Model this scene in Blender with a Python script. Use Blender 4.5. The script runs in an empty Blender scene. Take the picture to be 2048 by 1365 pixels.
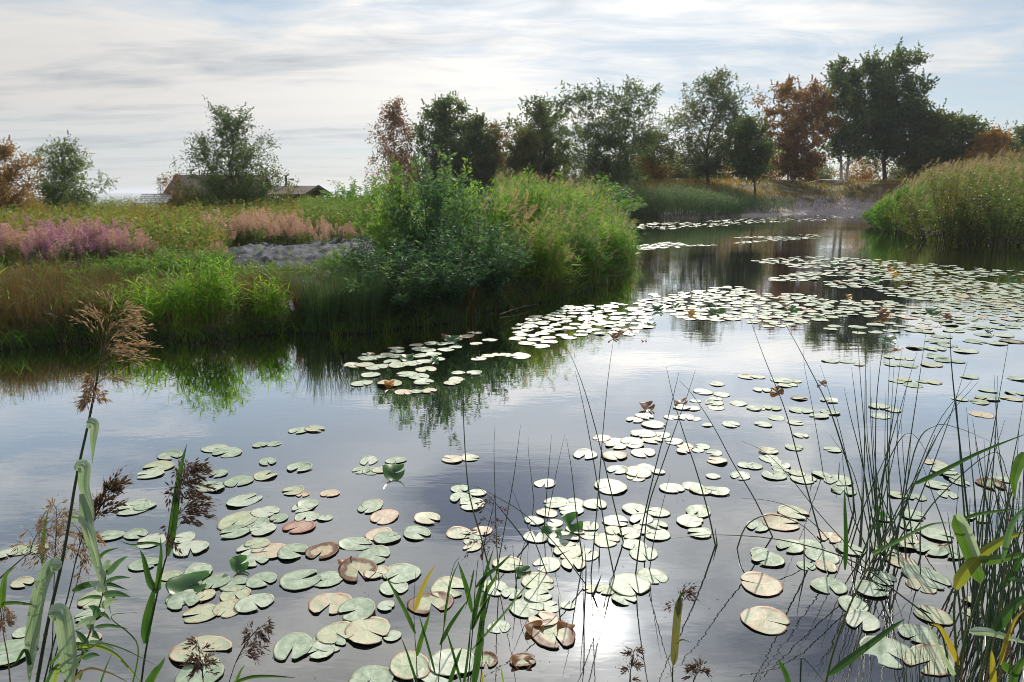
import bpy, math, random
import numpy as np
from mathutils import Vector
scene = bpy.context.scene
COL = scene.collection
R = np.random.default_rng(7)
random.seed(7)
TAU = 2*math.pi
# ---------------------------------------------------------------- camera model
F, CX, CY, H = 1420.0, 1024.0, 682.5, 1.7
TH = math.atan((CY-385)/F)
CT, ST = math.cos(TH), math.sin(TH)
def ray(px, py):
    a = (px-CX)/F; b = -(py-CY)/F
    return np.array([a, CT+b*ST, -ST+b*CT])
def at(px, py, z=0.0):
    d = ray(px, py); t = (z-H)/d[2]
    return np.array([d[0]*t, d[1]*t, z])
def dep(px, py, Y):
    d = ray(px, py); t = Y/d[1]
    return np.array([d[0]*t, Y, H+d[2]*t])
# ---------------------------------------------------------------- pond outline
SH = [(-30,705),(0,704),(60,694),(120,689),(200,684),(300,682),(400,687),(450,684),(520,672),(600,668),(660,672),(740,668),(820,657),(900,648),(960,630),(1010,620),
      (1060,611),(1120,600),(1160,585),(1210,570),(1255,548),(1266,525),(1262,500),(1250,478),(1238,460),(1228,443),(1222,437),(1300,437),(1370,437),(1450,436),(1560,431),
      (1640,426),(1742,424),(1748,440),(1768,455),(1850,470),(1920,478),(2048,485),(2120,492)]
POND = [(-16.0,1.2),(-18.0,7.0)] + [tuple(at(x,y)[:2]) for x,y in SH] + [(22.0,20.0),(16.0,9.0),(7.0,2.6),(3.2,1.75),(1.6,1.85),(0.2,1.6),(-1.4,1.7),(-3.5,1.5)]
PA = np.array(POND); PB = np.roll(PA, -1, axis=0)
def sdist(x, y):
    """positive on land, negative over the pond"""
    x = np.atleast_1d(np.asarray(x, float)); y = np.atleast_1d(np.asarray(y, float))
    best = np.full(x.shape, 1e9); ins = np.zeros(x.shape, bool)
    for a, b in zip(PA, PB):
        e = b-a; L = (e@e)+1e-12
        t = np.clip(((x-a[0])*e[0]+(y-a[1])*e[1])/L, 0, 1)
        best = np.minimum(best, np.hypot(x-a[0]-t*e[0], y-a[1]-t*e[1]))
        c = ((a[1] > y) != (b[1] > y))
        xi = a[0]+(y-a[1])/((b[1]-a[1]) if b[1] != a[1] else 1e-9)*(b[0]-a[0])
        ins ^= c & (x < xi)
    return np.where(ins, -best, best)
def sm(t): t = np.clip(t, 0, 1); return t*t*(3-2*t)
def wob(x, y, s):
    return (np.sin(x*s+1.3+np.sin(y*s*.7)*1.3)+np.sin(y*s*1.27+2.1+np.sin(x*s*.83)*1.1)+.6*np.sin((x+y)*s*2.1+.5)+.5*np.sin((x-1.3*y)*s*3.3))/3.1
def ground_z(x, y, d=None):
    x = np.atleast_1d(np.asarray(x, float)); y = np.atleast_1d(np.asarray(y, float))
    if d is None: d = sdist(x, y)
    land = .015+.09*sm(d/.35)+.33*sm((d-.2)/6)+.035*wob(x, y, 1.7)*sm(d/1.0)+.012*wob(x, y, 9)*sm(d/.3)
    near = (y < 3); land = np.where(near, .02+.10*sm(d/.8)+.02*wob(x, y, 5)*sm(d/.4), land)
    hill = sm((d-.6)/11)*sm((y-42)/4)*sm((x+14-.05*y)/12)*sm((260-y)/90)*(1-sm((x-20)/4)*sm((46-y)/4))
    rock = 2.12*hill*(.4+.6*sm((x-2)/14)) + .30*hill*wob(x, y, .33)+.16*hill*np.abs(wob(x, y, 1.1))
    land = land+rock*sm(d/3)
    land = land*1.0-2.4*sm((y-62)/40)*(1-hill)-2.0*sm((y-230)/100)
    return np.where(d < 0, -np.minimum(.6, -d*.55+.0)-.004, land)
def G(px, py):
    z = .1
    for _ in range(8):
        p = at(px, py, z); z = .5*z+.5*max(0.0, float(ground_z(p[0], p[1])[0]))
    return np.array([p[0], p[1], z])
# ---------------------------------------------------------------- mesh buffer
class MB:
    def __init__(s): s.v=[]; s.f=[]; s.t=[]; s.m=[]; s.n=0; s.uv=[]
    def add(s, V, Fa, tint=None, mat=0):
        V = np.asarray(V, np.float32).reshape(-1, 3); Fa = np.asarray(Fa, np.int64)
        if len(Fa) == 0: return s
        s.v.append(V); s.f.append(Fa+s.n); s.m.append(np.full(len(Fa), mat))
        s.t.append(np.full(len(V), .5) if tint is None else np.broadcast_to(np.asarray(tint, float), (len(V),)))
        s.n += len(V); return s
    def mesh(s, name, mats, smooth=True):
        me = bpy.data.meshes.new(name)
        V = np.concatenate(s.v); T = np.concatenate(s.t)
        me.vertices.add(len(V)); me.vertices.foreach_set('co', V.ravel())
        tot = np.concatenate([np.full(len(f), f.shape[1]) for f in s.f]); idx = np.concatenate([f.ravel() for f in s.f])
        me.loops.add(len(idx)); me.loops.foreach_set('vertex_index', idx.astype(np.int32))
        me.polygons.add(len(tot)); st = np.concatenate([[0], np.cumsum(tot)[:-1]])
        me.polygons.foreach_set('loop_start', st.astype(np.int32)); me.polygons.foreach_set('loop_total', tot.astype(np.int32))
        for m in (mats if isinstance(mats, (list, tuple)) else [mats]): me.materials.append(m)
        me.polygons.foreach_set('material_index', np.concatenate(s.m).astype(np.int32))
        me.polygons.foreach_set('use_smooth', np.full(len(tot), smooth))
        a = me.attributes.new('tint', 'FLOAT', 'POINT'); a.data.foreach_set('value', T.astype(np.float32))
        me.update(calc_edges=True); me.validate()
        return me
def obj(name, mb, mats, parent=None, smooth=True, loc=None):
    me = mb.mesh(name, mats, smooth) if isinstance(mb, MB) else mb
    o = bpy.data.objects.new(name, me); COL.objects.link(o)
    if parent is not None: o.parent = parent
    if loc is not None: o.location = loc
    return o
def tag(o, label, cat, group=None, kind=None):
    if label: o['label'] = label
    if cat: o['category'] = cat
    if group: o['group'] = group
    if kind: o['kind'] = kind
    return o
def thing(name, label, cat, loc=(0,0,0), rz=0, group=None):
    o = bpy.data.objects.new(name, None); COL.objects.link(o); o.empty_display_size = .2
    o.location = [float(v) for v in loc]; o.rotation_euler = (0, 0, rz)
    return tag(o, label, cat, group)
def dup(root, loc, rz=0, sc=1.0, label=None, group=None):
    r = root.copy(); COL.objects.link(r); r.location = [float(v) for v in loc]; r.rotation_euler = (0, 0, rz)
    r.scale = (sc, sc, sc) if np.isscalar(sc) else sc
    if label: r['label'] = label
    if group: r['group'] = group
    for ch in list(root.children):
        c = ch.copy(); COL.objects.link(c); c.parent = r
    return r
def stuff(name, mb, mats, label, cat): 
    o = obj(name, mb, mats); return tag(o, label, cat, None, 'stuff')
# ---------------------------------------------------------------- shape makers
def unit(a): return a/(np.linalg.norm(a, axis=-1, keepdims=True)+1e-9)
def rndu(n, g=None):
    g = g or R; return unit(g.normal(size=(n, 3)))
def ribbons(mb, C, W, side, tint=None, mat=0, fold=0.0):
    """C (N,S,3) centre lines, W (N,S) widths, side (N,3)|(N,S,3)"""
    C = np.asarray(C, float); N, S, _ = C.shape
    W = np.broadcast_to(np.asarray(W, float), (N, S)); side = np.asarray(side, float)
    if side.ndim == 2: side = side[:, None, :]
    off = side*W[..., None]*.5
    if fold == 0:
        V = np.stack([C-off, C+off], 2); k = 2
    else:
        T = np.gradient(C, axis=1); nn = unit(np.cross(T, np.broadcast_to(side, C.shape)))
        V = np.stack([C-off, C+nn*(W[..., None]*fold), C+off], 2); k = 3
    i = np.arange(N)[:, None, None]*(S*k); j = np.arange(S-1)[None, :, None]*k; q = np.arange(k-1)[None, None, :]
    b = (i+j+q).ravel(); Fa = np.stack([b, b+1, b+1+k, b+k], 1)
    t = None if tint is None else np.repeat(np.broadcast_to(tint, (N,)), S*k)
    mb.add(V, Fa, t, mat)
def tubes(mb, C, Rr, k=5, tint=None, mat=0):
    C = np.asarray(C, float); N, S, _ = C.shape
    Rr = np.broadcast_to(np.asarray(Rr, float), (N, S))
    T = unit(np.gradient(C, axis=1))
    ref = np.where(np.abs(T[..., 2:3]) > .9, np.array([1., 0, 0]), np.array([0, 0, 1.]))
    ref = np.broadcast_to(ref[:, :1], T.shape) if S > 1 else ref
    A = unit(np.cross(T, ref)); B = np.cross(T, A)
    an = np.arange(k)/k*TAU
    V = C[:, :, None, :]+Rr[:, :, None, None]*(A[:, :, None, :]*np.cos(an)[None, None, :, None]+B[:, :, None, :]*np.sin(an)[None, None, :, None])
    i = np.arange(N)[:, None, None]*(S*k); j = np.arange(S-1)[None, :, None]*k; q = np.arange(k)[None, None, :]
    a = (i+j+q).ravel(); b = (i+j+(q+1) % k).ravel()
    Fa = np.stack([a, b, b+k, a+k], 1)
    t = None if tint is None else np.repeat(np.broadcast_to(tint, (N,)), S*k)
    mb.add(V, Fa, t, mat)
def leaves(mb, P, D, L, W, tint=None, mat=0, g=None, nrm=None):
    n = len(P); g = g or R
    if n == 0: return
    L = np.broadcast_to(L, (n,)); W = np.broadcast_to(W, (n,))
    rn = rndu(n, g) if nrm is None else nrm
    S = unit(np.cross(D, rn)); m = P+D*(L*.45)[:, None]
    V = np.stack([P, m+S*(W*.5)[:, None], P+D*L[:, None], m-S*(W*.5)[:, None]], 1)
    b = np.arange(n)*4; Fa = np.stack([b, b+1, b+2, b+3], 1)
    mb.add(V, Fa, None if tint is None else np.repeat(np.broadcast_to(tint, (n,)), 4), mat)
def curve(pts, n=12):
    """Catmull-Rom through pts -> (n,3)"""
    P = np.asarray(pts, float)
    if len(P) == 2: return P[0]+(P[1]-P[0])*np.linspace(0, 1, n)[:, None]
    Q = np.vstack([2*P[0]-P[1], P, 2*P[-1]-P[-2]]); out = []
    m = len(P)-1
    for u in np.linspace(0, m, n):
        i = min(int(u), m-1); t = u-i; a, b, c, d = Q[i:i+4]
        out.append(.5*((2*b)+(c-a)*t+(2*a-5*b+4*c-d)*t*t+(3*b-3*c+d-a)*t**3))
    return np.array(out)
def arcs(base, height, lean, az, S=4, droop=0.0, g=None):
    """N curved blades: base (N,3), tip leans by lean*height towards az, droop bends the tip down"""
    t = np.linspace(0, 1, S)[None, :]
    h = height[:, None]; hz = lean[:, None]*h*t**2
    z = h*(t*(1-.25*np.minimum(lean, 1)[:, None]*t))-droop*h*np.clip(t-.6, 0, 1)**2*3
    return np.stack([base[:, None, 0]+np.cos(az)[:, None]*hz, base[:, None, 1]+np.sin(az)[:, None]*hz, base[:, None, 2]+z], -1)
# ---------------------------------------------------------------- materials
def newmat(name):
    m = bpy.data.materials.new(name); m.use_nodes = True; nt = m.node_tree; nt.nodes.clear()
    return m, nt.nodes, nt.links
def ramp(N, cols, pos=None):
    r = N.new('ShaderNodeValToRGB'); e = r.color_ramp.elements
    pos = pos or [i/(max(len(cols)-1, 1)) for i in range(len(cols))]
    while len(e) < len(cols): e.new(.5)
    for i, (c, p) in enumerate(zip(cols, pos)): e[i].position = p
    for i, (c, p) in enumerate(zip(cols, pos)): e[i].color = (*c, 1)
    return r
def leafmat(name, cols, trans=.45, rough=.5, spec=.3, nscale=0, tcol=1.5):
    m, N, L = newmat(name)
    a = N.new('ShaderNodeAttribute'); a.attribute_name = 'tint'
    r = ramp(N, cols); src = a.outputs['Fac']
    if nscale:
        tc = N.new('ShaderNodeNewGeometry'); nz = N.new('ShaderNodeTexNoise'); nz.inputs['Scale'].default_value = nscale; nz.inputs['Detail'].default_value = 2
        L.new(tc.outputs['Position'], nz.inputs['Vector'])
        ma = N.new('ShaderNodeMath'); ma.operation = 'MULTIPLY_ADD'; ma.inputs[1].default_value = 1.2; 
        sb = N.new('ShaderNodeMath'); sb.operation = 'SUBTRACT'; sb.inputs[1].default_value = .6
        L.new(nz.outputs['Fac'], ma.inputs[0]); L.new(src, ma.inputs[2]); L.new(ma.outputs[0], sb.inputs[0]); src = sb.outputs[0]
    L.new(src, r.inputs['Fac'])
    b = N.new('ShaderNodeBsdfPrincipled'); b.inputs['Roughness'].default_value = rough; b.inputs['Specular IOR Level'].default_value = spec
    t = N.new('ShaderNodeBsdfTranslucent'); mx = N.new('ShaderNodeMixShader'); mx.inputs[0].default_value = trans
    v = N.new('ShaderNodeMixRGB'); v.blend_type = 'MULTIPLY'; v.inputs[0].default_value = 1; v.inputs[2].default_value = (tcol*1.0, tcol*1.05, tcol*.6, 1)
    o = N.new('ShaderNodeOutputMaterial')
    L.new(r.outputs[0], b.inputs['Base Color']); L.new(r.outputs[0], v.inputs[1]); L.new(v.outputs[0], t.inputs[0])
    L.new(b.outputs[0], mx.inputs[1]); L.new(t.outputs[0], mx.inputs[2]); L.new(mx.outputs[0], o.inputs[0])
    return m
def plain(name, cols, scale=8, rough=.8, spec=.3, bump=0, stretch=(1,1,1), metal=0, detail=5, coord='Object'):
    m, N, L = newmat(name)
    tc = N.new('ShaderNodeTexCoord'); mp = N.new('ShaderNodeMapping'); mp.inputs['Scale'].default_value = stretch
    nz = N.new('ShaderNodeTexNoise'); nz.inputs['Scale'].default_value = scale; nz.inputs['Detail'].default_value = detail
    L.new(tc.outputs[coord], mp.inputs[0]); L.new(mp.outputs[0], nz.inputs['Vector'])
    n = len(cols); r = ramp(N, cols, [.3+.4*i/max(n-1, 1) for i in range(n)]); L.new(nz.outputs['Fac'], r.inputs[0])
    b = N.new('ShaderNodeBsdfPrincipled'); b.inputs['Roughness'].default_value = rough; b.inputs['Specular IOR Level'].default_value = spec; b.inputs['Metallic'].default_value = metal
    o = N.new('ShaderNodeOutputMaterial'); L.new(r.outputs[0], b.inputs['Base Color']); L.new(b.outputs[0], o.inputs[0])
    if bump:
        bp = N.new('ShaderNodeBump'); bp.inputs['Strength'].default_value = bump; L.new(nz.outputs['Fac'], bp.inputs['Height']); L.new(bp.outputs[0], b.inputs['Normal'])
    return m
M = {}
M['bark'] = plain('bark', [(.045,.035,.028),(.11,.09,.075)], 6, .9, .2, .4, (4,4,1))
M['birch'] = plain('birch_bark', [(.05,.045,.04),(.42,.40,.37),(.50,.48,.45)], 4, .8, .2, .2, (1,1,5))
M['g_dark'] = leafmat('leaf_dark_green', [(.045,.075,.036),(.08,.115,.046),(.12,.155,.05)], .48, .5, .35, .25)
M['g_mid'] = leafmat('leaf_mid_green', [(.055,.08,.03),(.09,.125,.038),(.14,.17,.05)], .48, .5, .35, .3)
M['g_grey'] = leafmat('leaf_grey_green', [(.06,.085,.045),(.10,.125,.06),(.15,.16,.065)], .46, .5, .35, .3)
M['g_olive'] = leafmat('leaf_olive', [(.06,.075,.022),(.11,.12,.03),(.17,.15,.04)], .42, .5, .3, .4)
M['o_brown'] = leafmat('leaf_rust', [(.11,.06,.026),(.21,.105,.04),(.25,.16,.06)], .48, .6, .25, .4)
M['o_sparse'] = leafmat('leaf_rust_pale', [(.13,.055,.03),(.20,.10,.05),(.16,.14,.07)], .42, .6, .25, .3)
M['o_orange'] = leafmat('leaf_orange', [(.17,.12,.025),(.34,.18,.035),(.42,.20,.05)], .42, .6, .25, .5)
M['willow'] = leafmat('willow_leaf', [(.04,.09,.055),(.065,.13,.07),(.12,.19,.07)], .4, .6, .16, .8)
M['willow_lt'] = leafmat('willow_leaf_light', [(.06,.14,.035),(.11,.21,.045),(.20,.28,.06)], .5, .65, .15, .9)
M['reed'] = leafmat('reed_leaf', [(.06,.13,.03),(.11,.20,.04),(.22,.26,.06)], .5, .75, .12, .7)
M['reed_right'] = leafmat('reed_leaf_olive', [(.06,.11,.03),(.11,.17,.045),(.19,.20,.07)], .45, .75, .12, .9)
M['reed_bright'] = leafmat('reed_leaf_bright', [(.08,.17,.02),(.14,.27,.03),(.25,.34,.05)], .5, .7, .15, 1.2)
M['reed_blue'] = leafmat('reed_leaf_blue_green', [(.055,.10,.06),(.08,.14,.07),(.12,.17,.07)], .38, .75, .12, .5)
M['straw'] = leafmat('dry_straw', [(.12,.08,.04),(.20,.14,.07),(.26,.20,.10)], .25, .7, .2, 0)
M['plume'] = leafmat('reed_plume', [(.26,.17,.13),(.38,.26,.20),(.46,.34,.26)], .4, .8, .1, 0)
M['plume_dk'] = leafmat('reed_plume_dark', [(.06,.038,.034),(.12,.075,.062),(.24,.16,.13)], .3, .8, .1, 0)
M['rush_brown'] = leafmat('rush_brown', [(.05,.065,.025),(.13,.08,.035),(.21,.12,.06)], .3, .6, .25, .6)
M['rush_green'] = leafmat('rush_green', [(.035,.07,.03),(.06,.11,.04),(.14,.13,.05)], .3, .5, .35, .6)
M['rush_stem'] = leafmat('rush_stem', [(.012,.035,.016),(.025,.06,.025),(.05,.09,.03)], .1, .4, .5, 0)
M['meadow_y'] = leafmat('meadow_yellow_herb', [(.13,.13,.03),(.21,.17,.04),(.24,.15,.05)], .4, .7, .2, .5)
M['meadow_g'] = leafmat('meadow_green_herb', [(.07,.13,.035),(.13,.19,.045),(.20,.22,.06)], .4, .6, .3, .5)
M['heath'] = leafmat('heath_dark', [(.035,.055,.03),(.06,.075,.035),(.10,.085,.05)], .25, .7, .2, 1)
M['pink'] = leafmat('fireweed_pink', [(.36,.14,.30),(.46,.24,.38),(.46,.31,.33)], .3, .7, .1, 0)
M['fluff'] = leafmat('fireweed_seed_fluff', [(.42,.21,.23),(.49,.30,.30),(.54,.40,.37)], .3, .9, .05, 0)
M['leaf_green'] = leafmat('fresh_blade', [(.018,.05,.014),(.035,.085,.018),(.075,.135,.028)], .45, .45, .4, 0, 1.5)
M['leaf_back'] = leafmat('pale_blade_back', [(.15,.23,.15),(.27,.35,.25),(.42,.49,.38)], .25, .55, .3, 0)
M['leaf_yellow'] = leafmat('yellow_blade', [(.20,.17,.02),(.30,.22,.03),(.16,.19,.03)], .45, .5, .3, 0)
M['stem_dark'] = leafmat('reed_culm', [(.012,.025,.014),(.03,.045,.02),(.07,.07,.03)], .05, .45, .5, 0)
M['brown_leaf'] = leafmat('dead_brown_leaf', [(.07,.025,.012),(.15,.06,.022),(.24,.11,.04)], .3, .5, .4, 3)
M['orange_leaf'] = leafmat('orange_dying_leaf', [(.35,.13,.02),(.50,.20,.03),(.45,.28,.06)], .35, .5, .4, 3)
M['green_pad'] = leafmat('raised_green_pad', [(.02,.07,.018),(.035,.11,.025),(.06,.17,.03)], .4, .4, .5, 2)
# ---------------------------------------------------------------- ground
def ground():
    u = np.linspace(-1, 1, 381); gx = 3+np.sign(u)*(np.abs(u)*22+np.abs(u)**5*650)
    v = np.linspace(0, 1, 421); gy = -6+v*52+v**6*900
    X, Y = np.meshgrid(gx, gy); d = sdist(X.ravel(), Y.ravel()); Z = ground_z(X.ravel(), Y.ravel(), d)
    V = np.stack([X.ravel(), Y.ravel(), Z], 1)
    nx, ny = len(gx), len(gy); i = np.arange(ny-1)[:, None]*nx+np.arange(nx-1)[None, :]; i = i.ravel()
    mb = MB().add(V, np.stack([i, i+1, i+nx+1, i+nx], 1))
    m, N, L = newmat('ground_soil')
    ats = {}
    for nm in ('shore', 'sandy', 'rocky', 'gravel'):
        a = N.new('ShaderNodeAttribute'); a.attribute_name = nm; ats[nm] = a
    geo = N.new('ShaderNodeNewGeometry')
    def noise(s, det=6):
        n = N.new('ShaderNodeTexNoise'); n.inputs['Scale'].default_value = s; n.inputs['Detail'].default_value = det; L.new(geo.outputs['Position'], n.inputs['Vector']); return n
    n1, n2, n3, n4 = noise(.8), noise(6), noise(28), noise(2.6, 4)
    veg = ramp(N, [(.035,.04,.015),(.09,.075,.03),(.16,.10,.045)], [.3,.5,.7]); L.new(n1.outputs['Fac'], veg.inputs[0])
    mud = ramp(N, [(.016,.013,.011),(.045,.035,.028),(.09,.075,.06)], [.3,.55,.75]); L.new(n2.outputs['Fac'], mud.inputs[0])
    sand = ramp(N, [(.17,.135,.135),(.29,.245,.25),(.46,.43,.45)], [.3,.55,.75]); L.new(n2.outputs['Fac'], sand.inputs[0])
    rock = ramp(N, [(.10,.075,.06),(.24,.19,.165),(.36,.31,.28)], [.35,.5,.7]); L.new(n2.outputs['Fac'], rock.inputs[0])
    grav = ramp(N, [(.12,.09,.06),(.30,.30,.32),(.60,.62,.66)], [.40,.47,.6]); L.new(n4.outputs['Fac'], grav.inputs[0])
    def mix(a, b, fac, nz, gain=1.0):
        ad = N.new('ShaderNodeMath'); ad.operation = 'ADD'; L.new(fac, ad.inputs[0])
        s = N.new('ShaderNodeMath'); s.operation = 'MULTIPLY_ADD'; s.inputs[1].default_value = 1.4; s.inputs[2].default_value = -.7; L.new(nz.outputs['Fac'], s.inputs[0]); L.new(s.outputs[0], ad.inputs[1])
        cr = ramp(N, [(0,0,0),(1,1,1)], [.4,.6]); L.new(ad.outputs[0], cr.inputs[0])
        mx = N.new('ShaderNodeMixRGB'); L.new(cr.outputs[0], mx.inputs[0]); L.new(a, mx.inputs[1]); L.new(b, mx.inputs[2]); return mx.outputs[0]
    c = mix(veg.outputs[0], rock.outputs[0], ats['rocky'].outputs['Fac'], n1)
    c = mix(c, sand.outputs[0], ats['sandy'].outputs['Fac'], n2)
    c = mix(c, grav.outputs[0], ats['gravel'].outputs['Fac'], n2)
    c = mix(c, mud.outputs[0], ats['shore'].outputs['Fac'], n2)
    b = N.new('ShaderNodeBsdfPrincipled'); b.inputs['Roughness'].default_value = .85; b.inputs['Specular IOR Level'].default_value = .3
    bp = N.new('ShaderNodeBump'); bp.inputs['Strength'].default_value = .6; bp.inputs['Distance'].default_value = .05; L.new(n3.outputs['Fac'], bp.inputs['Height']); L.new(bp.outputs[0], b.inputs['Normal'])
    o = N.new('ShaderNodeOutputMaterial'); L.new(c, b.inputs['Base Color']); L.new(b.outputs[0], o.inputs[0])
    g = obj('ground', mb, m); tag(g, None, None, None, 'structure')
    x, y = X.ravel(), Y.ravel()
    far = sm((y-36)/3)*sm((x-9)/2)*sm((d > -5)*1.0)
    A = at(1370, 437); 
    sandy = far*sm(1.5-d/5.5)
    c1 = G(1650, 412); grav_m = np.exp(-((x-c1[0])/4.5)**2-((y-c1[1])/8)**2)*1.4
    rocky = sm((y-54)/10)*sm((x+2)/6)*.42
    shore = np.where((y < 36) & ~((y > 30) & (x > 14)), sm(1.3-d/1.6), 0)
    shore = np.where(y < 4, sm(1.5-d/2.0), shore)
    for nm, arr in (('shore', shore), ('sandy', sandy), ('rocky', rocky), ('gravel', grav_m)):
        at_ = g.data.attributes.new(nm, 'FLOAT', 'POINT'); at_.data.foreach_set('value', arr.astype(np.float32))
ground()
# ---------------------------------------------------------------- water
def sea():
    m, N, L = newmat('sea_water'); gl = N.new('ShaderNodeBsdfGlossy'); gl.inputs['Roughness'].default_value = .12; gl.inputs['Color'].default_value = (.9,.93,.96,1); o = N.new('ShaderNodeOutputMaterial'); L.new(gl.outputs[0], o.inputs[0])
    nz = N.new('ShaderNodeTexNoise'); nz.inputs['Scale'].default_value = .6; bp = N.new('ShaderNodeBump'); bp.inputs['Strength'].default_value = .5; geo = N.new('ShaderNodeNewGeometry'); L.new(geo.outputs['Position'], nz.inputs['Vector']); L.new(nz.outputs['Fac'], bp.inputs['Height']); L.new(bp.outputs[0], gl.inputs['Normal'])
    tag(obj('sea', MB().add([(-4000,60,-.9),(4000,60,-.9),(4000,9000,-.9),(-4000,9000,-.9)], [(0,1,2,3)]), m), None, None, None, 'structure')
sea()
def water():
    # one sheet a little larger than the pond: the banks rise through it
    gx = np.linspace(-22, 34, 57); gy = np.linspace(.6, 56, 57); X, Y = np.meshgrid(gx, gy)
    V = np.stack([X.ravel(), Y.ravel(), X.ravel()*0], 1); i = (np.arange(56)[:, None]*57+np.arange(56)[None, :]).ravel()
    mb = MB().add(V, np.stack([i, i+1, i+58, i+57], 1))
    m, N, L = newmat('pond_water')
    geo = N.new('ShaderNodeNewGeometry')
    sep = N.new('ShaderNodeSeparateXYZ'); L.new(geo.outputs['Position'], sep.inputs[0])
    def wave(scale, st, strength, dist, prev=None, det=2):
        mp = N.new('ShaderNodeMapping'); mp.inputs['Scale'].default_value = st; mp.inputs['Rotation'].default_value = (0,0,.18); L.new(geo.outputs['Position'], mp.inputs[0])
        n = N.new('ShaderNodeTexNoise'); n.inputs['Scale'].default_value = scale; n.inputs['Detail'].default_value = det; L.new(mp.outputs[0], n.inputs['Vector'])
        bp = N.new('ShaderNodeBump'); bp.inputs['Distance'].default_value = dist; L.new(n.outputs['Fac'], bp.inputs['Height'])
        if prev: L.new(prev.outputs[0], bp.inputs['Normal'])
        bp.inputs['Strength'].default_value = strength
        return bp
    b1 = wave(2.0, (.6,1.4,1), 1, .0012)
    b2 = wave(11, (.6,1.6,1), 1, .00035, b1)
    b3 = wave(9, (.5,1.5,1), 1, .0022, b2, 3)
    # breeze strip: the ripples are strongest in the open water of the far arm
    rm = N.new('ShaderNodeMapRange'); rm.inputs[1].default_value = 11; rm.inputs[2].default_value = 19; L.new(sep.outputs['Y'], rm.inputs[0])
    pn = N.new('ShaderNodeTexNoise'); pn.inputs['Scale'].default_value = .25; L.new(geo.outputs['Position'], pn.inputs['Vector'])
    pr = ramp(N, [(.15,)*3, (1,)*3], [.4, .62]); L.new(pn.outputs['Fac'], pr.inputs[0])
    mu = N.new('ShaderNodeMath'); mu.operation = 'MULTIPLY'; L.new(rm.outputs[0], mu.inputs[0]); L.new(pr.outputs[0], mu.inputs[1]); L.new(mu.outputs[0], b3.inputs['Strength'])
    gl = N.new('ShaderNodeBsdfGlossy'); gl.inputs['Roughness'].default_value = .018; gl.inputs['Color'].default_value = (1,.985,.965,1)
    L.new(b3.outputs[0], gl.inputs['Normal'])
    di = N.new('ShaderNodeBsdfDiffuse'); di.inputs['Color'].default_value = (.012,.013,.010,1)
    fr = N.new('ShaderNodeFresnel'); fr.inputs['IOR'].default_value = 1.33; L.new(b3.outputs[0], fr.inputs['Normal'])
    fm = N.new('ShaderNodeMath'); fm.operation = 'MULTIPLY_ADD'; fm.inputs[1].default_value = WREF; fm.inputs[2].default_value = WREF0; fm.use_clamp = True; L.new(fr.outputs[0], fm.inputs[0])
    mn = N.new('ShaderNodeMath'); mn.operation = 'MINIMUM'; mn.inputs[1].default_value = .95; L.new(fm.outputs[0], mn.inputs[0])
    mx = N.new('ShaderNodeMixShader'); L.new(mn.outputs[0], mx.inputs[0]); L.new(di.outputs[0], mx.inputs[1]); L.new(gl.outputs[0], mx.inputs[2])
    o = N.new('ShaderNodeOutputMaterial'); L.new(mx.outputs[0], o.inputs[0])
    tag(obj('water', mb, m), None, None, None, 'structure')
WREF, WREF0 = 3.4, .09
water()
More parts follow.
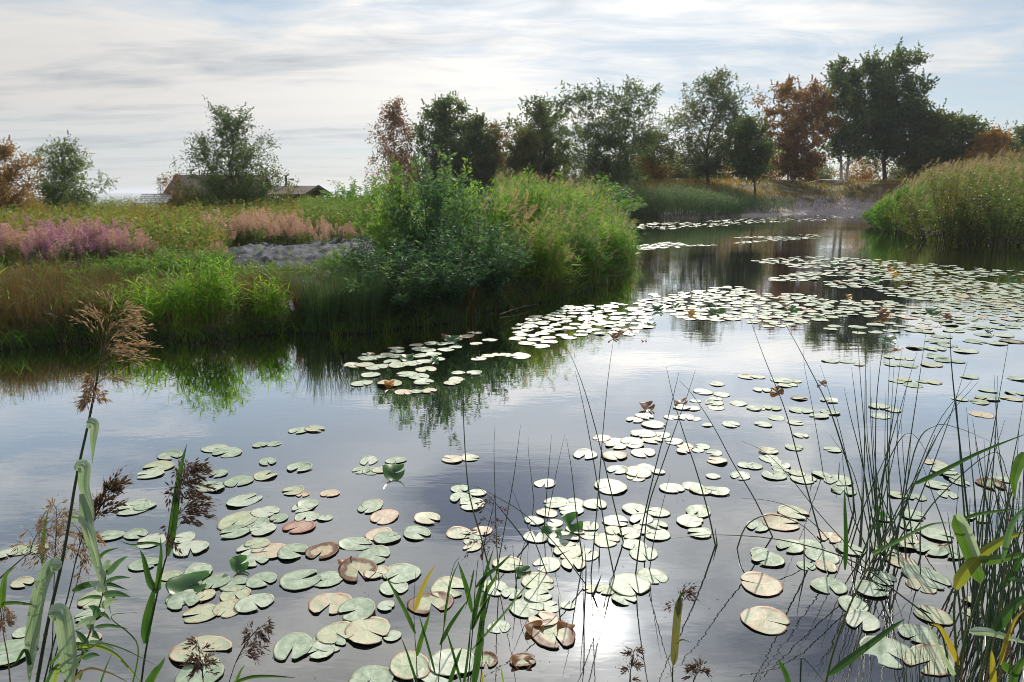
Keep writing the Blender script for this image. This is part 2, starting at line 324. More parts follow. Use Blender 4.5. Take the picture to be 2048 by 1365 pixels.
# ---------------------------------------------------------------- sky, sun, camera
SUNV = np.array([.12, .898, .589]); SUNV = SUNV/np.linalg.norm(SUNV)
EL, AZ = math.asin(SUNV[2]), math.atan2(SUNV[0], SUNV[1])
def sky():
    w = bpy.data.worlds.new('World'); scene.world = w; w.use_nodes = True; N = w.node_tree.nodes; L = w.node_tree.links; N.clear()
    st = N.new('ShaderNodeTexSky'); st.sky_type = 'NISHITA'; st.sun_disc = False; st.sun_elevation = EL; st.sun_rotation = AZ; st.air_density = 1.0; st.dust_density = .6; st.ozone_density = 1.2
    tc = N.new('ShaderNodeTexCoord'); sep = N.new('ShaderNodeSeparateXYZ'); L.new(tc.outputs['Generated'], sep.inputs[0])
    def math_(op, a, b=None, c=None, clamp=False):
        n = N.new('ShaderNodeMath'); n.operation = op; n.use_clamp = clamp
        for i, v in enumerate((a, b, c)):
            if v is None: continue
            if hasattr(v, 'is_linked'): L.new(v, n.inputs[i])
            else: n.inputs[i].default_value = v
        return n.outputs[0]
    z = math_('MAXIMUM', sep.outputs['Z'], 0.0); zz = math_('ADD', z, .09)
    cx = math_('DIVIDE', sep.outputs['X'], zz); cy = math_('DIVIDE', sep.outputs['Y'], zz)
    cb = N.new('ShaderNodeCombineXYZ'); L.new(cx, cb.inputs[0]); L.new(cy, cb.inputs[1])
    def cloud(scale, rot, st_, det, rough, dist, off=(0,0,0)):
        mp = N.new('ShaderNodeMapping'); mp.inputs['Rotation'].default_value = (0,0,rot); mp.inputs['Scale'].default_value = st_; mp.inputs['Location'].default_value = off; L.new(cb.outputs[0], mp.inputs[0])
        n = N.new('ShaderNodeTexNoise'); n.inputs['Scale'].default_value = scale; n.inputs['Detail'].default_value = det; n.inputs['Roughness'].default_value = rough; n.inputs['Distortion'].default_value = dist
        L.new(mp.outputs[0], n.inputs['Vector']); return n.outputs['Fac']
    big = cloud(.42, -.45, (.55,1.3,1), 5, .55, .6, (1.7,.4,0))
    fine = cloud(1.9, -.55, (.75,1.3,1), 9, .6, 1.0, (3.1,7,0))
    den = math_('ADD', math_('MULTIPLY', big, .62), math_('MULTIPLY', fine, .38))
    # fewer clouds to the right: an open blue patch there, and a clear band low over the horizon on the left
    bias = math_('ADD', .02, math_('MULTIPLY', math_('MULTIPLY', math_('SUBTRACT', .16, sep.outputs['X']), .30), math_('SUBTRACT', 1.5, math_('MULTIPLY', z, 5.5), clamp=True)))
    den = math_('ADD', den, bias)
    r = ramp(N, [(0,)*3, (.5,)*3, (1,)*3], [.445, .51, .585]); L.new(den, r.inputs[0])
    # towards the horizon the sheet thins
    hz = N.new('ShaderNodeMapRange'); hz.inputs[1].default_value = .0; hz.inputs[2].default_value = .10; hz.inputs[3].default_value = .25; hz.inputs[4].default_value = 1; L.new(sep.outputs['Z'], hz.inputs[0])
    fac = math_('MULTIPLY', r.outputs[0], hz.outputs[0])
    el0 = math_('SUBTRACT', sep.outputs['Z'], .43); e0 = math_('MULTIPLY', math_('MULTIPLY', el0, el0), -130.0); ax0 = math_('SUBTRACT', sep.outputs['X'], -.03); a0 = math_('MULTIPLY', math_('MULTIPLY', ax0, ax0), -14.0)
    fac = math_('MAXIMUM', fac, math_('MULTIPLY', math_('EXPONENT', math_('ADD', e0, a0)), .9))
    dot = N.new('ShaderNodeVectorMath'); dot.operation = 'DOT_PRODUCT'; L.new(tc.outputs['Generated'], dot.inputs[0]); dot.inputs[1].default_value = tuple(SUNV)
    dd = math_('MAXIMUM', dot.outputs['Value'], 0)
    g1 = math_('MULTIPLY', math_('POWER', dd, 7), GL1); g2 = math_('MULTIPLY', math_('POWER', dd, 140), GL2); g3 = math_('MULTIPLY', math_('POWER', dd, 2200), GL3)
    glow = math_('ADD', math_('ADD', g1, g2), g3)
    # thick parts of the sheet are greyer, thin edges are bright
    thick = cloud(.75, -.4, (.5,1.5,1), 4, .5, .5, (9,2,0))
    th2 = math_('ADD', math_('MULTIPLY', thick, .62), math_('MULTIPLY', cloud(2.8, -.5, (.6,1.4,1), 8, .6, .7, (2,5,0)), .38))
    # a thicker bank hangs below the sun
    el = math_('SUBTRACT', sep.outputs['Z'], .425); e2 = math_('MULTIPLY', math_('MULTIPLY', el, el), -170.0); ax_ = math_('SUBTRACT', sep.outputs['X'], -.04); a2 = math_('MULTIPLY', math_('MULTIPLY', ax_, ax_), -17.0)
    bank = math_('MULTIPLY', math_('EXPONENT', math_('ADD', e2, a2)), .40); th2 = math_('ADD', th2, bank)
    el = math_('SUBTRACT', sep.outputs['Z'], .54); e2 = math_('MULTIPLY', math_('MULTIPLY', el, el), -200.0); ax_ = math_('SUBTRACT', sep.outputs['X'], .40); a2 = math_('MULTIPLY', math_('MULTIPLY', ax_, ax_), -22.0)
    th2 = math_('ADD', th2, math_('MULTIPLY', math_('EXPONENT', math_('ADD', e2, a2)), .22))
    el = math_('SUBTRACT', sep.outputs['Z'], .47); e2 = math_('MULTIPLY', math_('MULTIPLY', el, el), -60.0); ax_ = math_('SUBTRACT', sep.outputs['X'], -.42); a2 = math_('MULTIPLY', math_('MULTIPLY', ax_, ax_), -14.0)
    th2 = math_('SUBTRACT', th2, math_('MULTIPLY', math_('EXPONENT', math_('ADD', e2, a2)), .16)); lb_ = math_('MULTIPLY', math_('EXPONENT', math_('ADD', e2, a2)), 5.5)
    tr = ramp(N, [(1.0,.978,.935), (.95,.935,.91), (.66,.69,.72), (.17,.20,.29)], [.40,.50,.62,.76]); L.new(th2, tr.inputs[0])
    hi_ = math_('MULTIPLY', math_('MULTIPLY', math_('SUBTRACT', sep.outputs['Z'], .25), 8.0, clamp=True), 3.2)
    lum = math_('ADD', math_('ADD', math_('ADD', CLOUD, hi_), lb_), glow)
    vm = N.new('ShaderNodeVectorMath'); vm.operation = 'SCALE'; L.new(tr.outputs[0], vm.inputs[0]); L.new(lum, vm.inputs['Scale'])
    # pale blue air: the sky texture lifted by thin veil
    veil = N.new('ShaderNodeMixRGB'); veil.inputs[0].default_value = .72; veil.inputs[2].default_value = (3.9,4.8,5.8,1); L.new(st.outputs[0], veil.inputs[1])
    mx = N.new('ShaderNodeMixRGB'); L.new(fac, mx.inputs[0]); L.new(veil.outputs[0], mx.inputs[1]); L.new(vm.outputs[0], mx.inputs[2])
    bg = N.new('ShaderNodeBackground'); bg.inputs['Strength'].default_value = .1; L.new(mx.outputs[0], bg.inputs['Color'])
    o = N.new('ShaderNodeOutputWorld'); L.new(bg.outputs[0], o.inputs[0])
    sd = bpy.data.lights.new('sun', 'SUN'); sd.energy = SUN; sd.angle = math.radians(.6); sd.color = (1,.93,.82)
    so = bpy.data.objects.new('sun', sd); COL.objects.link(so)
    so.rotation_euler = Vector(tuple(SUNV)).to_track_quat('Z', 'Y').to_euler()
GL1, GL2, GL3, CLOUD, SUN = 6.8, 24.0, 100.0, 6.0, 4.8
sky()
cd = bpy.data.cameras.new('camera'); cam = bpy.data.objects.new('camera', cd); COL.objects.link(cam)
cd.sensor_width = 36; cd.lens = 36*F/2048; cd.clip_end = 12000; cd.clip_start = .05
cam.location = (0, 0, H); cam.rotation_euler = (math.pi/2-TH, 0, 0); scene.camera = cam
scene.view_settings.view_transform = 'Standard'; scene.view_settings.look = 'None'; scene.view_settings.exposure = .2; scene.view_settings.gamma = 1
scene.cycles.filter_width = 1.0; scene.cycles.max_bounces = 7; scene.cycles.transparent_max_bounces = 8; scene.cycles.sample_clamp_indirect = 6; scene.cycles.caustics_reflective = False
# ---------------------------------------------------------------- trees
def tree(name, label, cat, cx, top, Y, wpx, mat, style='round', n=7000, seed=1, ls=.13, bark='bark', low=.25, lean=0, group=None, dens=1.0, stems=1, base_y=None):
    g = np.random.default_rng(seed)
    x0 = (cx-CX)/F*Y*CT; z0 = float(ground_z(x0, Y)[0]); zt = dep(cx, top, Y)[2]
    Ht = zt-z0; Wd = wpx*Y/F*CT*(1.22 if cx < 1600 else 1.10)
    root = thing(name, label, cat, (x0, Y, z0-.05), 0, group)
    tr, cr = MB(), MB(); sc = Ht/9; limbs = []
    for s in range(stems):
        a = g.uniform(0, TAU) if stems == 1 else s*math.pi+.4; sp = .14*Wd*(stems > 1)
        top_ = np.array([lean*Wd*2+math.cos(a)*sp*1.6, math.sin(a)*sp, Ht*(.90 if s == 0 else g.uniform(.7, .85))])
        b0 = np.array([math.cos(a)*sp*.3-lean*Wd*3, math.sin(a)*sp*.3, 0])
        pts = [b0]+[b0+(top_-b0)*t+np.array([g.normal()*.025*Wd, g.normal()*.025*Wd, 0]) for t in (.25, .5, .75)]+[top_]
        C = curve(pts, 14); r0 = (.0145 if stems == 1 else .012)*Ht
        rr = r0*(1-np.linspace(0, 1, 14))**.8+.007*sc; rr[0] *= 1.35
        tubes(tr, C[None], rr[None], 7); limbs.append((C, rr))
    def prof(h):
        if style == 'round': return math.sqrt(max(.02, 1-((h-.5)/.52)**2))*(.92 if h > .5 else 1)
        if style == 'birch': return (math.sin(math.pi*min(1, max(0, h*.93+.04))**.72))**.8
        if style == 'spire': return (1-h)**.7*1.1+.05
        return min(.62+.75*h, 1.0) if h < .62 else max(.16, math.sqrt(max(0, 1-((h-.62)/.42)**2)))
    K = int(64*dens); cl = []; TW = []; TI = []; NT = 11
    for i in range(K):
        h = (i+g.uniform())/K; r = prof(h)*Wd*.5*(g.uniform()**.42)*g.uniform(.86, 1.1)*(.88+.2*math.sin(3*h*6+seed)); az = i*2.39996+g.normal()*.3
        z = (low+(1-low)*h)*Ht*.97; C, rr = limbs[i % stems]; hz = min(.98, z/Ht)
        ax = C[min(13, int(hz*13))]
        c = np.array([ax[0]*(.3+.7*hz)+math.cos(az)*r, ax[1]*(.3+.7*hz)+math.sin(az)*r*.85, z]); rad = Wd*g.uniform(.055, .135)*(1.1-.45*h)
        cl.append((c, rad)); d = math.hypot(c[0]-ax[0], c[1]-ax[1]); zb = max(.10*Ht, z-d*g.uniform(.5, 1.1)); k = min(12.99, zb/(C[-1][2])*13); jj = int(k); p = C[jj]+(C[jj+1]-C[jj])*(k-jj)
        m = p+(c-p)*.5+np.array([0, 0, .10*d]); L = curve([p, m, c], 8); tubes(tr, L[None], np.linspace(max(.008*sc, rr[jj]*.38), .006*sc, 8)[None], 5)
        for q in range(NT):
            u = g.uniform(.4, 1); kk = min(u*7, 6.99); a_ = int(kk); bp = L[a_]+(L[a_+1]-L[a_])*(kk-a_); dv = unit(g.normal(size=3)+np.array([0, 0, .35 if style != 'birch' else -.2]))*rad*g.uniform(.8, 1.9)
            tw = curve([bp, bp+dv*.55+np.array([0, 0, .05*rad]), bp+dv+(np.array([0, 0, -.9*rad]) if style == 'birch' else 0)], 5); TW.append(tw); TI.append(i); tubes(tr, tw[None], np.linspace(.0055*sc, .0015*sc, 5)[None], 3)
    cc = np.array([c for c, _ in cl]); rd = np.array([r_ for _, r_ in cl]); w = rd**1.7*g.uniform(.35, 1.5, K); w /= w.sum()
    n = int(n*1.0); idx = g.choice(K, n, p=w); ct = g.uniform(0, 1, K)
    D0 = rndu(n, g); P = cc[idx]+D0*(rd[idx]*1.35*g.uniform(0, 1, n)**.45)[:, None]*np.array([1, 1, .78])
    TW = np.array(TW); TI = np.array(TI); on = g.uniform(size=n) < .72; tk = g.integers(0, NT, n)+idx*NT; u = g.uniform(.15, 1, n)*3.99; j_ = u.astype(int); f_ = (u-j_)[:, None]
    Pt = TW[tk, j_]*(1-f_)+TW[tk, j_+1]*f_+g.normal(size=(n, 3))*ls*.55; P = np.where(on[:, None], Pt, P)
    P[:, 2] = np.maximum(P[:, 2], g.uniform(.02, .09, n)*Ht)
    D = unit(rndu(n, g)+np.array([0, 0, -.3])); lsz = ls*g.uniform(.6, 1.3, n); tint = np.clip(.22+.5*ct[idx]+g.normal(size=n)*.14, 0, 1)
    leaves(cr, P, D, lsz, lsz*.62, tint, 0, g)
    # short leafy shoots at the twig ends
    m = n//16; ti = g.integers(0, len(TW), m); ii = TI[ti]; Q = TW[ti, -1]
    for q in range(4):
        dv = unit(Q-cc[ii]+np.array([0, 0, .25*Wd*.1])); leaves(cr, Q+dv*(ls*.55*q), unit(dv+g.normal(size=(m, 3))*.5), ls*.9, ls*.5, np.clip(.3+.5*ct[ii], 0, 1), 0, g)
    obj('trunk', tr, M[bark], root); obj('crown', cr, M[mat], root)
    return root
TG = 'trees along the far bank'
TR = [
 ('broadleaf_tree','rust brown bushy tree cut off by the left edge of the picture','tree',8,287,26,150,'o_brown','round',7000,.075,'bark',.05,0,'trees left of the cabin'),
 ('broadleaf_tree','rounded dark green tree standing between the rust tree and the cabin','tree',128,280,30,135,'g_mid','vase',5200,.085,'bark',.12,0,'trees left of the cabin'),
 ('birch_tree','airy dark green birch growing in front of the cabin roof','tree',470,214,34,190,'g_dark','round',11500,.085,'bark',.12,.0,None),
 ('birch_tree','slim weeping birch with thinning rusty leaves, leftmost of the middle trees','tree',796,190,52,112,'o_sparse','birch',5200,.12,'birch',.08,0,TG),
 ('broadleaf_tree','dense blackish green tree right beside the thin rusty birch','tree',893,196,54,128,'g_dark','round',10500,.15,'bark',.05,0,TG),
 ('broadleaf_tree','low dark round tree filling the middle of the far row','tree',952,232,56,105,'g_dark','round',8500,.15,'bark',.03,0,TG),
 ('rowan_tree','small tree with orange brown leaves wedged between dark green trees','tree',990,245,58,70,'o_brown','round',3500,.14,'bark',.1,0,TG),
 ('oak_tree','open crowned green tree with ragged top just left of the big dark birch','tree',1082,197,55,125,'g_mid','vase',7500,.15,'bark',.1,0,TG),
 ('broadleaf_tree','short pale olive green tree in front of the ragged topped tree','tree',1045,262,50,95,'g_olive','round',5200,.13,'bark',.05,0,TG),
 ('birch_tree','big dark birch with feathery spreading top and two pale trunks','tree',1215,165,50,175,'g_dark','vase',14000,.115,'birch',.08,0,TG),
 ('broadleaf_tree','small thin tree with brownish green leaves behind the big dark birch','tree',1300,258,58,90,'g_olive','round',3200,.13,'bark',.05,0,TG),
 ('willow_tree','tall airy grey green tree with a feathery pointed top','tree',1415,142,52,165,'g_grey','round',8200,.12,'bark',.08,0,TG),
 ('crooked_tree','small dark tree with a leaning forked trunk at the pond side','tree',1493,235,47,100,'g_dark','round',4600,.14,'bark',.32,-.05,TG),
 ('birch_tree','rounded rust brown birch between the grey green tree and the tall oaks','tree',1580,158,51,128,'o_brown','round',10500,.125,'birch',.13,0,TG),
 ('oak_tree','dark green oak with pale trunks, left of the tallest oak','tree',1685,112,53,130,'g_dark','vase',10500,.16,'birch',.27,0,TG),
 ('oak_tree','tallest dark oak with ragged clumps against the sky','tree',1768,98,54,170,'g_dark','vase',12500,.17,'bark',.25,0,TG),
 ('oak_tree','olive green tree at the right flank of the tallest oak','tree',1848,222,52,120,'g_olive','round',8500,.14,'bark',.05,0,TG),
 ('oak_tree','spreading green tree with a branch reaching right over the reeds','tree',1915,235,50,110,'g_mid','vase',4500,.15,'bark',.05,0,TG),
 ('rowan_tree','orange autumn tree showing above the right reeds','tree',1972,262,47,95,'o_orange','round',6000,.13,'bark',.05,0,TG),
 ('broadleaf_tree','green tree at the right edge of the picture beyond the reeds','tree',2045,245,48,110,'g_mid','vase',5500,.14,'bark',.05,0,TG),
]
for i, (nm, lb, ct, cx, top, Y, w, mt, stl, n, ls, bk, lo, ln, gr) in enumerate(TR):
    if Y > 45: q_ = Y+(23 if cx > 1540 else 14 if cx > 1350 else 8); ls *= q_/Y*1.16; Y = q_; n = int(n*(1.35 if mt != 'o_sparse' else .9))
    tree(nm, lb, ct, cx, top, Y, w, mt, stl, int(n*(2.1 if mt != 'g_dark' or cx < 700 else 1.65 if cx < 1600 else 1.3)), 100+i, ls, bk, lo, ln, gr, stems=2 if 'pale trunks' in lb or 'rounded rust' in lb else 1)
UG = 'autumn bushes under the far trees'
US = [(1150,318,60,90,'g_mid','dark low bush below the big dark birch'),(1290,320,58,80,'o_orange','orange yellow bush right of the big dark birch'),(1340,312,64,80,'g_olive','olive bush behind the airy grey green tree'),
      (1400,330,70,70,'o_brown','rusty bush glimpsed behind the airy grey green tree'),(1455,322,66,70,'o_orange','orange bush seen behind the crooked tree'),(1530,318,64,80,'o_orange','orange bush left of the rust brown birch'),(1612,322,62,70,'g_olive','yellowish bush at the foot of the rust brown birch'),
      (1640,335,70,60,'g_mid','green low bush between the rust birch and the oaks'),(1720,322,66,80,'o_orange','orange bush between the two oak trunks'),(1795,330,64,70,'g_olive','olive bush right of the tallest oak trunk'),
      (1870,300,58,90,'g_mid','green bush rising behind the right reeds'),(1050,325,60,90,'g_dark','dark bush under the middle trees'),(880,322,60,80,'g_dark','dark bush under the blackish green tree'),(820,318,58,80,'g_mid','green bush at the foot of the slim weeping birch'),(930,314,57,80,'g_dark','dark green bush between the blackish tree and the low round one'),(1000,318,60,80,'g_mid','green bush under the orange brown rowan'),(1105,320,60,80,'g_olive','olive bush under the ragged topped oak'),(1195,326,62,80,'g_dark','dark bush left of the pale birch trunks'),(1255,328,60,80,'g_mid','green bush right of the pale birch trunks'),(1375,338,58,80,'g_dark','dark low bush just behind the blue green reeds')]
for i, (cx, top, Y, w, mt, lb) in enumerate(US):
    w *= 1.35; top -= 8
    tree('bush', lb, 'bush', cx, top, Y+(19 if cx > 1540 else 14 if cx > 1350 else 8), w, mt, 'round', 5200, 300+i, .15, 'bark', .0, 0, UG, .5)
tree('shrub', 'orange brown shrub growing against the cabin gable', 'bush', 352, 348, 33, 75, 'o_brown', 'round', 4200, 350, .07, 'bark', 0, 0, None, .5)
tree('shrub', 'green shrub between the cabin and the birch in front of it', 'bush', 430, 352, 32.5, 150, 'g_mid', 'round', 6500, 351, .07, 'bark', 0, 0, None, .5)
tree('shrub', 'dull green shrub covering the gap between the two cabins', 'bush', 520, 366, 33, 90, 'g_dark', 'round', 3500, 355, .07, 'bark', 0, 0, None, .5)
tree('shrub', 'olive shrub hiding the wall of the larger cabin', 'bush', 385, 368, 31, 110, 'g_olive', 'round', 3200, 356, .07, 'bark', 0, 0, None, .5)
tree('shrub', 'olive shrub in front of the small cabin with the stove pipe', 'bush', 585, 376, 31, 110, 'g_olive', 'round', 2600, 357, .07, 'bark', 0, 0, None, .5)
tree('shrub', 'wispy shrub left of the cabin eave', 'bush', 322, 347, 35, 22, 'g_olive', 'round', 260, 352, .07, 'bark', 0, 0, None, .4)
tree('shrub', 'dark low shrub under the rounded dark green tree', 'bush', 130, 366, 29, 150, 'g_dark', 'round', 3800, 353, .075, 'bark', 0, 0, None, .5)
tree('dead_tree', 'bare thin dead tree poking up right of the oaks', 'tree', 1995, 232, 66, 30, 'o_sparse', 'spire', 200, 354, .1, 'bark', 0, 0, None, .6)
# ---------------------------------------------------------------- buildings beyond the island
def box(mb, c, s, rz=0, mat=0, tilt=None):
    x, y, z = [v/2 for v in s]
    V = np.array([(a*x, b*y, e*z) for e in (-1, 1) for a, b in ((-1,-1),(1,-1),(1,1),(-1,1))], float)
    if tilt is not None:
        ct, st = math.cos(tilt), math.sin(tilt); V = V@np.array([[1,0,0],[0,ct,st],[0,-st,ct]])
    cr, sr = math.cos(rz), math.sin(rz); V = V@np.array([[cr,sr,0],[-sr,cr,0],[0,0,1]])
    mb.add(V+np.array(c), [(0,3,2,1),(4,5,6,7),(0,1,5,4),(1,2,6,5),(2,3,7,6),(3,0,4,7)], mat=mat)
M['wall'] = plain('dark_timber_wall', [(.05,.03,.022),(.10,.06,.045)], 3, .85, .2, .3, (12,12,.6))
M['roof'] = plain('brown_roof_tiles', [(.045,.03,.028),(.085,.06,.055),(.07,.055,.055)], 5, .85, .25, .3)
M['trim'] = plain('roof_edge_board', [(.03,.025,.022),(.05,.04,.035)], 5, .7, .3)
M['pipe'] = plain('black_stove_pipe', [(.02,.022,.028),(.05,.05,.06)], 5, .5, .5, 0, (1,1,1), .6)
M['alu'] = plain('pale_metal_bar', [(.16,.17,.18),(.22,.23,.23)], 5, .8, .1)
M['glass'] = plain('dull_glass', [(.05,.06,.065),(.10,.12,.12)], 2, .25, .5)
def seeglass():
    m, N, L = newmat('thin_glazing'); t = N.new('ShaderNodeBsdfTransparent'); gl = N.new('ShaderNodeBsdfGlossy'); gl.inputs['Roughness'].default_value = .15; x = N.new('ShaderNodeMixShader'); x.inputs[0].default_value = .22; o = N.new('ShaderNodeOutputMaterial')
    L.new(t.outputs[0], x.inputs[1]); L.new(gl.outputs[0], x.inputs[2]); L.new(x.outputs[0], o.inputs[0]); return m
M['glazing'] = seeglass()
def house(nm, label, cx, ridge_y, Y, wid, dpt, eave_y, rz, hip=0):
    x = (cx-CX)/F*Y*CT; z0 = float(ground_z(x, Y)[0]); zr = dep(cx, ridge_y, Y)[2]-z0; ze = dep(cx, eave_y, Y)[2]-z0
    r = thing(nm, label, 'house', (x, Y, z0-.1), rz)
    w, d = wid/2, dpt/2; mb = MB()
    V = [(-w,-d,0),(w,-d,0),(w,d,0),(-w,d,0),(-w,-d,ze),(w,-d,ze),(w,d,ze),(-w,d,ze),(-w,0,zr-.12),(w,0,zr-.12)]
    mb.add(V, [(0,1,5,4),(2,3,7,6)]); mb.add(V, [(0,4,8,7,3)]); mb.add(V, [(1,2,6,9,5)])
    obj('wall', mb, M['wall'], r, False)
    rf = MB(); sl = math.atan2(zr-ze, d); ov = .35; ln = math.hypot(d, zr-ze)+ov
    for s in (-1, 1):
        c = ((0, s*(math.cos(sl)*ln/2+.004), zr-math.sin(sl)*ln/2+.03)); box(rf, c, (wid+.7-hip, ln, .09), 0, 0, -s*sl)
    ro = obj('roof', rf, M['roof'], r, False)
    for e in (-1, 1):
        for s in (-1, 1):
            vb = MB()
            box(vb, (e*(w+.36-hip/2), s*(math.cos(sl)*ln/2), zr-math.sin(sl)*ln/2+.03), (.05, ln+.03, .17), 0, 0, -s*sl)
            obj('verge_board', vb, M['trim'], ro, False)
    wm = MB(); box(wm, (w*.35, -d-.03, ze*.62), (.8, .05, .6)); wo = obj('window', wm, M['trim'], r, False)
    gm = MB(); box(gm, (w*.35, -d-.06, ze*.62), (.66, .02, .46)); obj('pane', gm, M['glass'], wo, False)
    return r, zr
house('cabin', 'brown timber cabin with a low pitched tiled roof behind the airy birch', 446, 349, 40, 4.0, 4.2, 384, .12)
r, zr = house('cabin', 'small cabin with reddish brown roof and a black stove pipe', 592, 371, 42, 2.0, 3.6, 385, -.1)
pm = MB(); tubes(pm, np.array([[(-.55, .0, zr-.35), (-.55, 0, zr+.25), (-.55, 0, zr+.62)]]), .06, 12); box(pm, (-.55, 0, zr+.66), (.2, .2, .05))
obj('stove_pipe', pm, M['pipe'], r, False)
def greenhouse():
    p = G(312, 401); Y = 31.; x = (312-CX)/F*Y*CT; z0 = float(ground_z(x, Y)[0]); zt = dep(312, 387, Y)[2]-z0
    r = thing('greenhouse', 'small glazed greenhouse roof with pale bars left of the cabin', 'greenhouse', (x, Y, z0-.05), .15)
    w, d = .62, .8; g = MB(); V = [(-w,-d,zt*.72),(w,-d,zt*.72),(w*1.0,d*.2,zt),(-w*1.0,d*.2,zt),(-w,d,zt*.72),(w,d,zt*.72)]
    g.add(V, [(0,1,2,3),(3,2,5,4)]); obj('glazing', g, M['glazing'], r, False)
    b = MB(); rt = .011
    for u in np.linspace(-1, 1, 8):
        tubes(b, np.array([[(w*u,-d,zt*.72),(w*u,d*.2,zt+.01)]]), rt, 4); tubes(b, np.array([[(w*u,d*.2,zt+.01),(w*u,d,zt*.72)]]), rt, 4)
    for (y, z) in ((-d, zt*.72), (-d*.7, zt*.79), (-d*.4, zt*.86), (-d*.1, zt*.93), (d*.2, zt+.01), (d, zt*.72)): tubes(b, np.array([[(-w,y,z),(w,y,z)]]), rt, 4)
    for a in (-1, 1):
        for e in (-1, 1): tubes(b, np.array([[(a*w,e*d,0),(a*w,e*d,zt*.72)]]), .025, 4)
    obj('glazing_bar', b, M['alu'], r, False)
greenhouse()
# ---------------------------------------------------------------- crumpled sheeting on the island
M['tarp'] = plain('grey_sheeting', [(.022,.025,.034),(.05,.055,.07),(.10,.108,.125)], 2.2, .8, .1, .3, (1,1,1), 0, 6)
def sheet(label, pts, seed, hgt=.16):
    q = [G(*p) for p in pts]; n1, n2 = 90, 60
    u, v = np.meshgrid(np.linspace(0, 1, n1), np.linspace(0, 1, n2)); u = u.ravel(); v = v.ravel()
    P = ((1-u)*(1-v))[:, None]*q[0]+(u*(1-v))[:, None]*q[1]+(u*v)[:, None]*q[2]+((1-u)*v)[:, None]*q[3]
    x, y = P[:, 0], P[:, 1]
    x = x+.12*wob(u*6+seed, v*5, 1.1); y = y+.15*wob(v*6, u*6+seed, 1.3)
    f1 = np.abs(np.sin(x*2.6+1.5*np.sin(y*1.3+seed)+y*.8)); f2 = np.abs(np.sin(y*3.9+1.3*np.sin(x*2.1)+seed)); f3 = np.abs(wob(x+seed, y, 6.5))
    ed = sm(np.minimum(np.minimum(u, 1-u), np.minimum(v, 1-v))*12)
    z = ground_z(x, y)+.02+ed*(.03+hgt*(1-f1)**2.2+hgt*.8*(1-f2)**3+.05*(1-f3)**3+.05*sm(1-np.hypot(u-.6, v-.4)*1.6))
    mb = MB(); i = (np.arange(n2-1)[:, None]*n1+np.arange(n1-1)[None, :]).ravel()
    mb.add(np.stack([x, y, z], 1), np.stack([i, i+1, i+n1+1, i+n1], 1))
    o = obj('ground_sheeting', mb, M['tarp']); tag(o, label, 'sheeting', 'grey sheeting on the island')
sheet('large crumpled grey plastic sheeting spread in front of the pink seed heads', [(480,546),(770,540),(760,482),(440,500)], 3.0, .075)
sheet('narrow grey sheeting strip sliding to the water right of the small bright reed clump', [(575,652),(612,650),(640,560),(560,556)], 5.0, .03)
sheet('low strip of grey sheeting below the pink fireweed at the left', [(-20,552),(180,546),(170,524),(-20,530)], 8.0, .06)
# ---------------------------------------------------------------- plant templates
def shrub_arr(seed, w, h, nst, nlf, ls, lw=.34, upright=.6, lowcut=.12, b0=.15):
    g = np.random.default_rng(seed); st, lf = MB(), MB()
    az = g.uniform(0, TAU, nst); ln = np.sqrt(g.uniform(.0, 1, nst)); hh = h*(1-.55*ln**2)*g.uniform(.75, 1.08, nst)
    S = 8; t = np.linspace(0, 1, S)
    C = np.zeros((nst, S, 3)); rx = w/2*ln
    C[..., 0] = np.cos(az)[:, None]*rx[:, None]*(b0+(1-b0)*t[None]**(1.0+upright)); C[..., 1] = np.sin(az)[:, None]*rx[:, None]*(b0+(1-b0)*t[None]**(1.0+upright)); C[..., 2] = hh[:, None]*t[None]**.9
    C[:, 1:] += g.normal(size=(nst, S-1, 3))*.012*h
    tubes(st, C, np.linspace(.008, .002, S)[None]*(h/1.6), 4, g.uniform(size=nst))
    i = g.integers(0, nst, nlf); tt = lowcut+(1-lowcut)*g.uniform(0, 1, nlf)**.65; k = tt*(S-1); j = np.minimum(k.astype(int), S-2)
    P = C[i, j]+(C[i, j+1]-C[i, j])*(k-j)[:, None]
    side = unit(g.normal(size=(nlf, 3))*np.array([1, 1, .5])); P = P+side*(.055*h*g.uniform(size=nlf)**.8)[:, None]*(1.25-.8*tt)[:, None]
    D = unit(side*.9+np.array([0, 0, .45])+g.normal(size=(nlf, 3))*.25)
    L = ls*g.uniform(.6, 1.25, nlf); ct = g.uniform(size=nst)
    leaves(lf, P, D, L, L*lw, np.clip(.2+.45*ct[i]+.25*(tt-.5)+g.normal(size=nlf)*.12, 0, 1), 0, g)
    return st, lf
def make_shrub(name, label, cat, seed, w, h, nst, nlf, ls, mat, group=None, **k):
    st, lf = shrub_arr(seed, w, h, nst, nlf, ls, **k); r = thing(name, label, cat, (0,0,0), 0, group)
    obj('stem', st, M['bark'], r); obj('foliage', lf, M[mat], r); return r
def tuft_mb(seed, rad, h, n, wd, lean=.35, S=5, droop=.1, straw=0.0):
    g = np.random.default_rng(seed); mb = MB()
    a = g.uniform(0, TAU, n); rr = rad*np.sqrt(g.uniform(size=n)); base = np.stack([np.cos(a)*rr, np.sin(a)*rr, np.full(n, -.03)], 1)
    az = a+g.normal(size=n)*.7; hh = h*g.uniform(.5, 1.05, n); C = arcs(base, hh, g.uniform(.02, 1, n)*lean, az, S, droop)
    t = np.linspace(0, 1, S); W = wd*g.uniform(.6, 1.3, n)[:, None]*(1-t**2*.93)[None]
    sd = g.uniform(0, TAU, n); side = np.stack([np.cos(sd), np.sin(sd), sd*0], 1)
    ribbons(mb, C, W, side, np.clip(g.normal(.45, .22, n), 0, 1)); return mb
